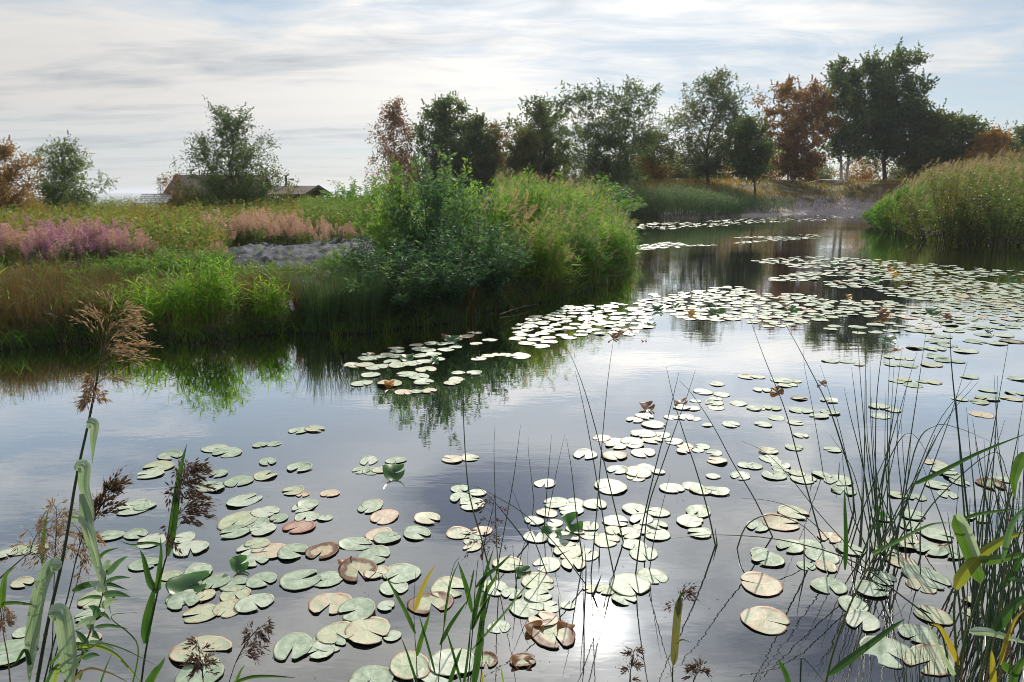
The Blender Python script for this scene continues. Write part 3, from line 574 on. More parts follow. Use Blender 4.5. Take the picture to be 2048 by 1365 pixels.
def reeds(mb, base, h, g, wl=.018, nl=7, ll=.32, lt=0.5, plume=.5, pm=1, lean=.12, stw=.006, windaz=.3, low=.3, ls=0, leafS=3):
    """common reeds: culm + alternate arching leaves + a feathery plume on some; baked into one buffer"""
    n = len(base); az = windaz+g.normal(size=n)*.9; S = 4
    C = arcs(base, h, lean*g.uniform(.2, 1.6, n), az, S)
    sd = g.uniform(0, TAU, n); side = np.stack([np.cos(sd), np.sin(sd), sd*0], 1); tint = np.clip(g.normal(lt, .2, n), 0, 1)
    ribbons(mb, C, np.array([stw, stw, stw*.8, stw*.4]), side, tint*.6+.3, 0)
    i = np.repeat(np.arange(n), nl); u = low+(1-low)*np.tile((np.arange(nl)+.5)/nl, n)+g.normal(size=n*nl)*.03; u = np.clip(u, .05, .98)
    k = u*(S-1); j = np.minimum(k.astype(int), S-2); P = C[i, j]+(C[i, j+1]-C[i, j])*(k-j)[:, None]
    la = g.uniform(0, TAU, n*nl); la = la*.55+windaz*.45+g.normal(size=n*nl)*.5+np.where(g.uniform(size=n*nl) < .5, math.pi, 0)
    LL = ll*g.uniform(.6, 1.2, n*nl); q = np.linspace(0, 1, leafS)[None]; 
    hz = LL[:, None]*(q*.75); vz = LL[:, None]*(q*.75-q**2*g.uniform(.2, .95, n*nl)[:, None])
    Cl = np.stack([P[:, 0:1]+np.cos(la)[:, None]*hz, P[:, 1:2]+np.sin(la)[:, None]*hz, P[:, 2:3]+vz], -1)
    sdl = np.stack([-np.sin(la), np.cos(la), np.full_like(la, .0)], 1)+g.normal(size=(n*nl, 3))*.35
    prof = np.array([.7, 1, .08]) if leafS == 3 else np.array([.6, 1, .75, .05])
    ribbons(mb, Cl, wl*prof[None]*g.uniform(.7, 1.3, n*nl)[:, None], unit(sdl), np.clip(tint[i]+g.normal(size=n*nl)*.15, 0, 1), 0)
    sel = np.where(g.uniform(size=n) < plume)[0]
    if len(sel):
        m = 26; ii = np.repeat(sel, m); tip = C[ii, -1]; w = g.uniform(0, 1, len(ii)); wa = windaz+g.normal(size=len(ii))*.5
        pl = .13*h[ii]**.5
        P = tip+np.stack([np.cos(wa)*w*pl*.45, np.sin(wa)*w*pl*.3, (w-.25)*pl*1.25-.15*pl*w**2], 1)
        D = unit(np.stack([np.cos(wa)*.7, np.sin(wa)*.7, .7-w*.9], 1)+g.normal(size=(len(ii), 3))*.35)
        leaves(mb, P, D, .055*g.uniform(.5, 1.3, len(ii)), .010+ls, np.clip(g.normal(.5, .25, len(ii)), 0, 1), pm, g)
def scat(n, x0, x1, Y0, Y1, dmin=.05, dmax=99, seed=0, poly=None, avoid=None):
    """points on land, evenly spread by apparent area between the bearings of x0 and x1"""
    g = np.random.default_rng(seed); out = []
    got = 0
    while got < n:
        Y = np.exp(g.uniform(math.log(Y0), math.log(Y1), n*2)); px = g.uniform(x0, x1, n*2); X = (px-CX)/F*Y*1.0
        d = sdist(X, Y); k = (d > dmin) & (d < dmax)
        if avoid is not None: k &= ~avoid(X, Y)
        out.append(np.stack([X[k], Y[k]], 1)); got += k.sum()
        if len(out) > 40: break
    P = np.concatenate(out)[:n]; z = ground_z(P[:, 0], P[:, 1]); return np.column_stack([P, z])
def infront(px_poly):
    """world test: is (x,y) inside the footprint whose corners are these ground points"""
    q = np.array([G(*p)[:2] for p in px_poly])
    def f(x, y):
        ins = np.zeros(np.shape(x), bool)
        for a, b in zip(q, np.roll(q, -1, 0)):
            ins ^= ((a[1] > y) != (b[1] > y)) & (x < a[0]+(y-a[1])/(b[1]-a[1]+1e-12)*(b[0]-a[0]))
        return ins
    return f
tarpA = infront([(475,556),(770,550),(764,480),(430,497)])
tarpB = infront([(560,668),(610,662),(645,560),(560,556)])
tarpC = infront([(-40,570),(180,560),(170,522),(-40,528)])
avoid_t = lambda x, y: tarpA(x, y) | tarpB(x, y) | tarpC(x, y)
# ---------------------------------------------------------------- island meadow (uncountable)
def herbs(mb, base, h, g, nl=16, ls=.07, lw=.3, lt=.5, mat=0, spread=.12, flower=0, fm=1):
    n = len(base); S = 3; az = g.uniform(0, TAU, n); C = arcs(base, h, g.uniform(.02, .3, n), az, S)
    sd = g.uniform(0, TAU, n); side = np.stack([np.cos(sd), np.sin(sd), sd*0], 1); tint = np.clip(g.normal(lt, .25, n), 0, 1)
    ribbons(mb, C, np.array([.008, .006, .003]), side, tint, mat)
    i = np.repeat(np.arange(n), nl); u = g.uniform(.15, 1, n*nl); k = u*(S-1); j = np.minimum(k.astype(int), S-2); P = C[i, j]+(C[i, j+1]-C[i, j])*(k-j)[:, None]
    D = unit(g.normal(size=(n*nl, 3))*np.array([1, 1, .4])+np.array([0, 0, .5])); P = P+D*(spread*h[i]*g.uniform(0, 1, n*nl)*(1.2-u))[:, None]
    L = ls*g.uniform(.5, 1.3, n*nl); leaves(mb, P, D, L, L*lw, np.clip(tint[i]+g.normal(size=n*nl)*.15, 0, 1), mat, g)
g = np.random.default_rng(41)
mb = MB()
B = scat(9000, -420, 700, 13.5, 52, .3, 99, 1, avoid=avoid_t); hh = .80*g.uniform(.5, 1.15, len(B))*(1+.16*wob(B[:, 0], B[:, 1], .7))*(1+.2*sm((B[:, 1]-20)/12)); pick = g.uniform(size=len(B))+.25*wob(B[:, 0], B[:, 1], .9)
herbs(mb, B[pick < .55], hh[pick < .55], g, 14, .10, .3, .5, 0); herbs(mb, B[pick >= .55], hh[pick >= .55], g, 14, .105, .34, .45, 1)
B = scat(1700, 610, 800, 14, 34, .3, 99, 2, avoid=avoid_t); hh = 1.02*g.uniform(.6, 1.1, len(B)); herbs(mb, B, hh, g, 18, .11, .32, .45, 1)
B = scat(2200, -420, 620, 10, 14.5, .5, 99, 3, avoid=avoid_t); hh = .36*g.uniform(.4, 1.1, len(B)); herbs(mb, B, hh, g, 14, .06, .36, .4, 1)
B = np.array([G(x, y) for x, y in zip(g.uniform(420, 780, 260), 552+g.normal(size=260)*6)]); herbs(mb, B, .20*g.uniform(.4, 1.2, len(B)), g, 16, .05, .34, .45, 1)
B = np.array([G(x, y) for x, y in zip(g.uniform(430, 780, 70), g.uniform(490, 530, 70))]); herbs(mb, B, .22*g.uniform(.4, 1.2, len(B)), g, 16, .05, .34, .45, 1)
stuff('meadow_growth', mb, [M['meadow_y'], M['meadow_g']], 'mass of yellow and green herbs covering the island behind the fireweed', 'meadow')
mb = MB(); B = scat(2000, -420, 760, 8.0, 13, .15, 99, 4, avoid=avoid_t); n = len(B)
C = arcs(B, .26*g.uniform(.5, 1.2, n), g.uniform(.1, .8, n), g.uniform(0, TAU, n), 4); sd = rndu(n, g)
for _ in range(4):
    jx = B+np.c_[g.normal(size=(n, 2))*.06, np.zeros(n)]; C = arcs(jx, .26*g.uniform(.5, 1.2, n), g.uniform(.1, .8, n), g.uniform(0, TAU, n), 4)
    ribbons(mb, C, np.array([.007, .006, .004, .001]), unit(rndu(n, g)*np.array([1,1,.1])), g.uniform(size=n), 0)
stuff('short_grass', mb, M['rush_brown'], 'short brownish grass along the bank of the island', 'grass')
# ragged sedges hang over the whole water edge of the island
mb = MB()
for x0_, x1_, Y0_, Y1_, n_ in ((-420, 780, 7.2, 10.5, 560), (760, 1130, 8.6, 12.5, 330), (1080, 1275, 10.5, 24, 300)):
    B = scat(n_, x0_, x1_, Y0_, Y1_, -.02, .32, 400+n_); m = 9; n = len(B)*m
    Bj = np.repeat(B, m, 0)+np.c_[g.normal(size=(n, 2))*.05, np.zeros(n)]; hh = np.repeat(g.uniform(.08, .42, len(B))*(.7+.5*(wob(B[:, 0], B[:, 1], 2.2) > 0)), m)*g.uniform(.5, 1.2, n)
    C = arcs(Bj, hh, g.uniform(.2, 1.3, n), -math.pi/2+g.normal(size=n)*1.2, 5, .25); s_ = g.uniform(0, TAU, n)
    ribbons(mb, C, np.array([.007, .0075, .006, .004, .001]), np.stack([np.cos(s_), np.sin(s_), s_*0], 1), np.clip(np.repeat(g.uniform(0, 1, len(B)), m)+.15*g.normal(size=n), 0, 1), (g.uniform() < .5)*0)
for x0_, x1_, Y0_, Y1_, n_ in ((-420, 1275, 7.2, 13, 420), (1080, 1275, 10.5, 24, 160)):
    B = scat(n_, x0_, x1_, Y0_, Y1_, -.03, .22, 600+n_); m = 7; n = len(B)*m
    Bj = np.repeat(B, m, 0)+np.c_[g.normal(size=(n, 2))*.04, np.zeros(n)]; hh = np.repeat(g.uniform(.10, .34, len(B)), m)*g.uniform(.5, 1.2, n)
    C = arcs(Bj, hh, g.uniform(.3, 1.5, n), -math.pi/2+g.normal(size=n)*1.0, 5, .2); s_ = g.uniform(0, TAU, n)
    ribbons(mb, C, np.array([.008, .009, .007, .005, .001]), np.stack([np.cos(s_), np.sin(s_), s_*0], 1), np.clip(np.repeat(g.uniform(0, 1, len(B)), m)+.15*g.normal(size=n), 0, 1), 1)
stuff('bank_sedge', mb, [M['rush_green'], M['reed']], 'ragged dark sedge hanging over the water edge of the island', 'sedge')
# mixed green blades break up the brown rushes
mb = MB(); B = scat(240, -420, 330, 7.4, 11.0, .2, 3.0, 431); hh = .55*g.uniform(.5, 1.25, len(B)); reeds(mb, B, hh, g, .013, 6, .22, .6, 0, 0, .25, .005, .2, .2, 0, 4)
stuff('mixed_bank_grass', mb, [M['reed']], 'scattered yellow green grass blades among the brown rushes of the left bank', 'grass')
# brown rushes at the front left bank
mb = MB(); 
for sd_, (x0, x1, n, h) in enumerate([(-420, 235, 3600, .64), (235, 560, 900, .5)]):
    B = scat(n, x0, x1, 7.2 if x0 < 0 else 8.6, 10.6, .12, 2.6, 50+sd_); m = 7
    Bj = np.repeat(B, m, 0)+np.c_[g.normal(size=(n*m, 2))*.035, np.zeros(n*m)]; hh = h*g.uniform(.45, 1.15, n*m)*np.repeat(.85+.28*wob(B[:, 0], B[:, 1], 4.0), m)
    C = arcs(Bj, hh, g.uniform(.05, .7, n*m), g.uniform(0, TAU, n*m), 4); s_ = g.uniform(0, TAU, n*m)
    ribbons(mb, C, np.array([.0062, .0058, .004, .0014]), np.stack([np.cos(s_), np.sin(s_), s_*0], 1), np.clip(np.repeat(.42+.5*wob(B[:, 0], B[:, 1], 2.6), m)+.3*g.normal(size=n*m), 0, 1))
stuff('rush_bed', mb, M['rush_brown'], 'dense brown and green rushes on the left end of the island bank', 'rushes')
# ---------------------------------------------------------------- rush tufts, reed clumps: each a thing
def place_tuft(name, label, cat, px, py, mb_, mat, group=None, sink=0):
    p = G(px, py); o = obj(name, mb_, M[mat], None, True, (p[0], p[1], p[2]-sink)); return tag(o, label, cat, group)
RG = 'dark rush tufts on the bank'
for i, (px, py, rad, h, n, lb) in enumerate([(650,655,.24,.86,900,'dark green rush tuft right of the mud gap, widest of its row'),(725,650,.22,.80,800,'dark rush tuft between the mud gap and the dark willow'),(612,640,.14,.66,420,'small brownish rush tuft at the edge of the mud gap'),
        (930,632,.15,.55,520,'dry brown tipped rush tuft under the willow bush, close to the water'),(505,640,.20,.66,700,'dark brown rush tuft between the bright green reed clumps'),(575,600,.2,.6,500,'thin dark rush tuft on the grey sheeting strip'),(780,640,.15,.6,400,'low dark rush tuft in the shade of the willow')]):
    place_tuft('rush_tuft', lb, 'rush', px, py, tuft_mb(500+i, rad, h, int(n*.75), .008, .35, 5, .05), 'rush_brown' if 'brown' in lb else 'rush_green', RG)
def reed_clump(label, px, py, n, rx, ry, h, mat, seed, plume=0, wl=.016, nl=8, ll=.26, lt=.5, group='bright reed clumps on the bank', low=.25):
    g = np.random.default_rng(seed); p = G(px, py); r = thing('reed_clump', label, 'reeds', p, 0, group)
    a = g.uniform(0, TAU, n); q = np.sqrt(g.uniform(size=n)); b = np.stack([np.cos(a)*q*rx, np.sin(a)*q*ry, a*0-.02], 1)
    mb = MB(); hh = h*g.uniform(.55, 1.08, n)*(1-.25*q); reeds(mb, b, hh, g, wl, nl, ll, lt, 0, 0, .16, .006, .2, low, 0, 4); obj('reed_leaves', mb, M[mat], r)
    sb = MB(); C = arcs(b*1.05, hh*.45, g.uniform(0, .12, n), a, 3); s_ = g.uniform(0, TAU, n); ribbons(sb, C, np.array([.008, .007, .005]), np.stack([np.cos(s_), np.sin(s_), s_*0], 1), g.uniform(size=n)); obj('dry_stems', sb, M['straw'], r)
    if plume:
        pb = MB(); k = np.where(g.uniform(size=n) < plume)[0]; m = 40; ii = np.repeat(k, m); w = g.uniform(size=len(ii))
        T = arcs(b, hh, .16*np.ones(n), a, 4)[ii, -1]; P = T+np.stack([w*.05+g.normal(size=len(ii))*.012, g.normal(size=len(ii))*.02, (w-.3)*.17], 1)
        leaves(pb, P, unit(np.stack([.5+w*.3, w*0, .6-w*.8], 1)+g.normal(size=(len(ii), 3))*.3), .04, .008, g.uniform(size=len(ii)), 0, g); obj('plumes', pb, M['plume'], r)
    return r
reed_clump('broad bright green reed clump at the waterline, left of the tallest bright clump', 285, 655, 85, .50, .30, .66, 'reed_bright', 11)
reed_clump('tallest bright green reed clump on the bank, fresh yellow green leaves', 405, 655, 135, .42, .32, 1.0, 'reed_bright', 12)
reed_clump('small separate bright green reed clump standing in front of the dark gap', 538, 656, 44, .18, .12, .78, 'reed_bright', 13)
reed_clump('small blue green reed tuft among the brown rushes at the left', 172, 655, 26, .16, .12, .52, 'reed', 14)
reed_clump('yellow green reed clump right of the willow, brown at its base', 1085, 585, 150, .34, .30, 1.45, 'reed', 15, .2, .016, 8, .3, .75, 'reed clumps right of the willow', .2)
reed_clump('green reed clump leaning over the water at the right tip of the island', 1215, 540, 110, .6, .5, 1.25, 'reed_bright', 16, .05, .018, 8, .36, .3, 'reed clumps right of the willow', .15)
reed_clump('fresh green reed clump between the leaning and the yellow green clump', 1150, 562, 120, .45, .4, 1.35, 'reed', 17, .1, .018, 8, .34, .4, 'reed clumps right of the willow', .2)
reed_clump('pale arching reed with drooping leaves standing against the dark willow', 862, 585, 30, .12, .10, 1.22, 'leaf_back', 18, .5, .017, 9, .34, .5, 'reed clumps right of the willow', .1)
reed_clump('reed clump with brown plumes right behind the willow', 1010, 560, 110, .4, .35, 1.65, 'reed', 19, .5, .016, 7, .3, .6, 'reed clumps right of the willow', .25)
for i, (px_, py_, h_, lb_) in enumerate([(1055,520,1.75,'tall reeds with big pinkish plumes in the middle of the right reed bed'),(1165,545,1.25,'shorter plumed reeds near the water, right of the yellow green clump'),(790,560,1.7,'few rusty plumed reeds rising at the left edge of the willow mass'),(1230,520,1.2,'arching plumed reeds at the right tip above the leaning clump')]):
    reed_clump(lb_, px_, py_, 26, .35, .25, h_, 'reed', 60+i, .85, .02, 8, .34, .6, 'plumed reeds on the island', .2)
# leafy willow shrubs of the island
WG = 'willow bushes on the island'
wt = [shrub_arr(600+i, 1.5, 1.6, 46, 4300, .080, .34, .7, .05) for i in range(3)]
wm = [[(a[0].mesh('willow_stem', M['bark']), a[1].mesh('willow_foliage', M[mt])) for a in wt] for mt in ('willow', 'willow_lt')]
def willow(label, px, py, w, h, kind, v, rz):
    p = G(px, py); r = thing('willow_bush', label, 'bush', p, rz, WG); r.scale = (w/1.5*1.1, w/1.5*1.1, h/1.6*1.13)
    st, lf = wm[kind][v]; obj('stem', st, None, r); obj('foliage', lf, None, r)
for a in [('dark blue green willow low over the water, in the middle of the bank', 800, 640, 1.5, .95, 0, 0, .3),
          ('dark willow bush at the waterline under the pale arching reed', 885, 628, 1.35, 1.05, 0, 1, 1.2),
          ('dense blue green willow right of the pale arching reed', 965, 606, 1.4, 1.35, 0, 2, 2.2),
          ('tallest willow bush at the centre of the island, glossy green top', 868, 590, 1.7, 1.95, 0, 0, 4.0),
          ('light green willow bush left of the tallest one, ragged top', 800, 575, 1.3, 1.80, 1, 1, 5.0),
          ('light green leafy bush forming the right shoulder of the willow mass', 950, 560, 1.5, 1.85, 1, 2, .9),
          ('dark green willow bush low at the left foot of the mass beside the sheeting', 735, 600, 1.1, .85, 0, 1, 3.3),
          ('green leafy bush behind the right reed clumps', 1060, 545, 1.6, 1.75, 1, 0, 2.7),
          ('dim willow bush behind the tallest one', 900, 540, 1.9, 2.05, 0, 2, 1.9),
          ('sprawling light green bush growing out over the grey sheeting', 690, 556, 1.0, .50, 1, 1, 2.9),
          ('bushy green growth above the yellow green reed clump', 1125, 520, 1.9, 1.75, 1, 2, .4),
          ('grey green bush near the far right shoulder of the island', 1195, 470, 3.2, 2.0, 1, 1, 1.1),
          ('feathery green bush on the skyline left of the willow mass', 700, 455, 2.6, 1.55, 1, 0, 2.2),
          ('rounded green bush on the skyline just left of the ragged willow', 752, 465, 2.2, 1.6, 1, 1, 1.2),
          ('low green bush on the skyline in front of the small cabin', 650, 448, 2.4, 1.2, 1, 2, 3.2),
          ('pale bush at the far end of the island next to the channel', 1222, 452, 3.6, 1.9, 0, 0, 3.1)]: willow(*a)
LG = 'low leafy bushes above the bank'
for i, (px, py, w, h, lb) in enumerate([(250,570,1.0,.50,'low yellow green bush above the broad reed clump'),(335,560,1.2,.55,'low green bush left of the tallest bright reed clump'),(420,552,.9,.50,'low green bush touching the left corner of the grey sheeting'),(60,500,1.2,.4,'dark green low bush beside the pink flowers at the far left'),
        (390,498,1.5,.55,'yellow green bush between the two patches of fireweed'),(330,470,1.6,.6,'pale green leafy bush behind the pink fireweed')]):
    p = G(px, py); r = thing('low_bush', lb, 'bush', p, i*1.3, LG); r.scale = (w/1.5, w/1.5, h/1.6); st, lf = wm[1][i % 3]; obj('stem', st, None, r); obj('foliage', lf, None, r)
# dark heath below the seed heads
mb = MB()
B = np.array([G(x, y) for x, y in zip(g.uniform(405, 690, 420), g.uniform(470, 500, 420))]); herbs(mb, B, .42*g.uniform(.5, 1.1, len(B)), g, 34, .05, .35, .4, 0, .3)
B = np.array([G(x, y) for x, y in zip(g.uniform(0, 215, 320), g.uniform(508, 532, 320))]); herbs(mb, B, .34*g.uniform(.5, 1.1, len(B)), g, 34, .045, .35, .4, 0, .3)
for (x0_, x1_, n_, h_) in ((770, 1120, 520, .30), (600, 780, 200, .2), (1100, 1265, 220, .25)):
    B = scat(n_, x0_, x1_, 8.5, 13.5 if x0_ < 1100 else 19, .04, .9, n_); herbs(mb, B, h_*g.uniform(.5, 1.2, len(B)), g, 26, .05, .35, .4, 0, .4)
stuff('dark_undergrowth', mb, M['heath'], 'dark undergrowth below the fireweed on the island', 'undergrowth')
# ---------------------------------------------------------------- fireweed plants
def fireweed(seed, spike):
    g = np.random.default_rng(seed); r = thing('fireweed_plant', '', 'fireweed'); h = .72; nb = 4
    st = MB(); sps = []
    for b in range(nb):
        sp = MB(); sps.append(sp); a = g.uniform(0, TAU); l = .13*h*(b > 0)+.04; hh = h*(1 if b == 0 else g.uniform(.6, .9)); C = curve([(0,0,-.03),(math.cos(a)*l*.7, math.sin(a)*l*.7, hh*.5),(math.cos(a)*l*1.5, math.sin(a)*l*1.5, hh)], 8); tubes(st, C[None], np.linspace(.005, .0015, 8)[None], 4)
        n = 46; u = g.uniform(.15, .66, n); k = u*7; j = k.astype(int); P = C[j]+(C[j+1]-C[j])*(k-j)[:, None]; D = unit(g.normal(size=(n, 3))*np.array([1,1,.3])+np.array([0,0,.25])); leaves(st, P, D, .07, .016, g.uniform(size=n), 0, g)
        n = 150; u = g.uniform(.60, 1.0, n); k = np.minimum(u*7, 6.99); j = k.astype(int); P = C[j]+(C[j+1]-C[j])*(k-j)[:, None]; rad = .055*(1.08-u)/.4
        D = rndu(n, g); P = P+D*rad[:, None]*np.array([1,1,.4]); leaves(sp, P, unit(D+np.array([0,0,.3])), .030*(1 if spike == 'pink' else 1.15), .017 if spike == 'pink' else .012, g.uniform(size=n), 0, g)
    obj('leafy_stem', st, M['willow' if spike == 'pink' else 'meadow_g'], r); [obj('flower_spike' if spike == 'pink' else 'seed_head', q_, M[spike], r) for q_ in sps]; return r
FW = {'pink': [fireweed(700, 'pink'), fireweed(701, 'pink')], 'fluff': [fireweed(702, 'fluff'), fireweed(703, 'fluff')]}
used = set()
def put_fw(k, v, px, py, s, label, grp):
    p = G(px, py); src = FW[k][v]
    if (k, v) not in used: used.add((k, v)); o = src; o.location = p.tolist(); o.scale = (s, s, s); o['label'] = label; o['group'] = grp
    else: dup(src, p, random.uniform(0, 6.28), s, label, grp)
g = np.random.default_rng(77)
for i in range(110):
    x = g.uniform(-20, 290); y = 549-max(0, x-150)*.10-g.uniform(0, 50)*(1 if x < 200 else .7); k = 'pink' if g.uniform() < .6 else 'fluff'
    put_fw(k, int(g.integers(2)), x, y, g.uniform(.75, 1.15), ('pink flowering fireweed plant in the pink drift at the left of the island' if k == 'pink' else 'fading fireweed plant with brownish seed fluff among the pink drift at the left'), 'fireweed in the left drift, '+('pink' if k == 'pink' else 'gone to seed'))
for i in range(70):
    x = g.uniform(400, 655); y = 500-g.uniform(0, 28)+abs(x-520)*.04
    put_fw('fluff', int(g.integers(2)), x, y, g.uniform(.75, 1.25), 'pinkish brown fireweed gone to seed, in the drift behind the grey sheeting', 'fireweed gone to seed behind the sheeting')
for i in range(12):
    x = g.uniform(640, 760); y = 500-g.uniform(0, 22)
    put_fw('fluff', int(g.integers(2)), x, y, g.uniform(.5, .85), 'fluffy seeding fireweed standing between the sheeting and the willow bushes', 'seeding fireweed beside the willow bushes')
for i in range(14):
    x = g.uniform(270, 450); y = 545-g.uniform(0, 45)
    put_fw('fluff', int(g.integers(2)), x, y, g.uniform(.4, .65), 'sparse seeding fireweed standing among the low bushes between the two drifts', 'sparse seeding fireweed between the drifts')
# ---------------------------------------------------------------- reed beds (uncountable)
g = np.random.default_rng(91)
def reedbed(name, label, n, x0, x1, Y0, Y1, h, mat, seed, dmin=-.4, dmax=8, lt=.5, plume=.3, nl=6, ll=.34, wl=.02, hvar=None, pts=None, stw=.007, ls=.0, taper=0):
    B = scat(n, x0, x1, Y0, Y1, dmin, dmax, seed) if pts is None else pts
    B[:, 2] = np.maximum(B[:, 2], -.05); hh = h*g.uniform(.7, 1.06, len(B))
    if hvar is not None: hh = hh*hvar(B[:, 0], B[:, 1])
    if taper: hh = hh*(.42+.58*sm((sdist(B[:, 0], B[:, 1])+.1)/taper))*(1+.10*wob(B[:, 0], B[:, 1], 1.9))
    mb = MB(); t = np.clip(lt+.35*wob(B[:, 0], B[:, 1], .8), 0, 1); reeds(mb, B, hh, g, wl, nl, ll, t, plume, 1, .12, stw, .2, .18, ls)
    return stuff(name, mb, [M[mat], M['plume']], label, 'reeds')
reedbed('reed_bed', 'mass of green reeds with pale plumes on the island right of the willow', 2300, 985, 1262, 11.2, 36, 1.62, 'reed', 5, .0, 6, .40, .24, 7, .42, .024,
        lambda x, y: .84+.34*sm((y-12)/12)+.0*x, None, .007, 0, 1.5)
reedbed('reed_bed', 'blue green reed bed along the far bank beyond the channel', 2600, 1150, 1475, 43.8, 52, 1.95, 'reed_blue', 6, -.6, 5, .5, .05, 5, .5, .035, lambda x, y: 1-.35*sm((x-11)/6), None, .016)
reedbed('reed_bed', 'thinning low reeds at the edge of the sandy shore', 900, 1430, 1610, 46, 60, 1.15, 'reed_blue', 7, 1.0, 7, .7, .0, 5, .4, .03, None, None, .012)
reedbed('reed_bed', 'tall reed bed with brown plumes on the right bank', 4000, 1742, 2200, 25, 46, 2.45, 'reed_right', 8, -.15, 9, .45, .7, 6, .46, .034, lambda x, y: .92+.20*sm((x-14)/6)+.08*wob(x, y, .9), None, .011, .012, 2.2)
g2 = np.random.default_rng(95)
for i, (px, py, w, h, lb) in enumerate([(1905,484,4.6,2.5,'round yellow green willow bush in front of the right reed bed'),(1800,466,3.0,1.9,'small green bush at the left foot of the right reed bed'),(1990,488,4.2,1.9,'dark green bush right of the round willow, low over the water'),(1770,452,2.2,1.2,'low green bush at the tip of the right bank next to the sand')]):
    p = G(px, py); p[2] = max(p[2], 0)
    st, lf = shrub_arr(800+i, w, h, 80, 11000, .10, .36, .0, .0, .55); r = thing('willow_bush', lb, 'bush', p, 0, 'willow bushes by the right reeds'); obj('stem', st, M['bark'], r); obj('foliage', lf, M['g_olive' if i == 0 else 'willow_lt' if i in (1, 3) else 'g_mid'], r)
# far bank dry grass and rocks
mb = MB(); g = np.random.default_rng(96)
B = scat(13000, 1180, 1790, 47, 96, .8, 99, 9); 
cg = G(1650, 412); q = np.hypot((B[:, 0]-cg[0])/4.0, (B[:, 1]-cg[1])/6); B = B[(q > 1.15) | (g.uniform(size=len(B)) < .10)]
d = sdist(B[:, 0], B[:, 1]); B = B[(d > 3.9) | (g.uniform(size=len(B)) < .09)]; B = B[wob(B[:, 0], B[:, 1], .5)+g.normal(size=len(B))*.3 < .75]
n = len(B); 
for _ in range(3):
    jx = B+np.c_[g.normal(size=(n, 2))*.2, np.zeros(n)]; C = arcs(jx, .40*g.uniform(.4, 1.2, n), g.uniform(.1, .8, n), g.uniform(0, TAU, n), 3); ribbons(mb, C, np.array([.05, .04, .006]), unit(rndu(n, g)*np.array([1,1,.1])), np.clip(g.uniform(size=n)*.5+.5+.3*wob(B[:, 0], B[:, 1], .3), 0, 1))
stuff('dry_grass', mb, M['meadow_y'], 'dry brown grass covering the far bank above the sand', 'grass')
M['rock'] = plain('granite', [(.10,.08,.07),(.24,.20,.18),(.36,.32,.30)], 2.2, .85, .3, .6)
def rock(label, px, Y, s, seed, sink=.3):
    Y = Y+(12 if px > 1350 else 5)
    g = np.random.default_rng(seed); import bmesh
    bm = bmesh.new(); bmesh.ops.create_icosphere(bm, subdivisions=4, radius=1)
    V = np.array([v.co[:] for v in bm.verts]); Fa = np.array([[v.index for v in f.verts] for f in bm.faces]); bm.free()
    n = 1+.22*wob(V[:, 0]*1.5+seed, V[:, 1]*1.5+V[:, 2], 1.3)+.06*wob(V[:, 0]*5, V[:, 2]*5+seed, 1.1); V = V*n[:, None]*np.array(s)
    x = (px-CX)/F*Y; z = float(ground_z(x, Y)[0]); o = obj('boulder', MB().add(V, Fa), M['rock'], None, True, (x, Y, z-s[2]*sink)); tag(o, label, 'rock', 'granite rocks on the far bank')
for i, a in enumerate([('low rounded granite hump left of the grey green tree', 1350, 60, (1.5,1.0,.55)), ('flat pinkish rock slab right of the crooked tree', 1535, 63, (2.6,1.6,.45)), ('small dark rock behind the blue green reeds', 1250, 57, (.9,.7,.4)),
                       ('grey rock ledge between the rust birch and the oaks', 1645, 64, (2.2,1.4,.5)), ('low rock at the foot of the rust brown birch', 1600, 56, (.8,.6,.35)), ('pale rock hump high on the bank beyond the crooked tree', 1465, 70, (3.2,1.8,.8)), ('long low rock behind the big dark birch', 1300, 68, (3.0,1.5,.6))]): rock(*a, 60+i)
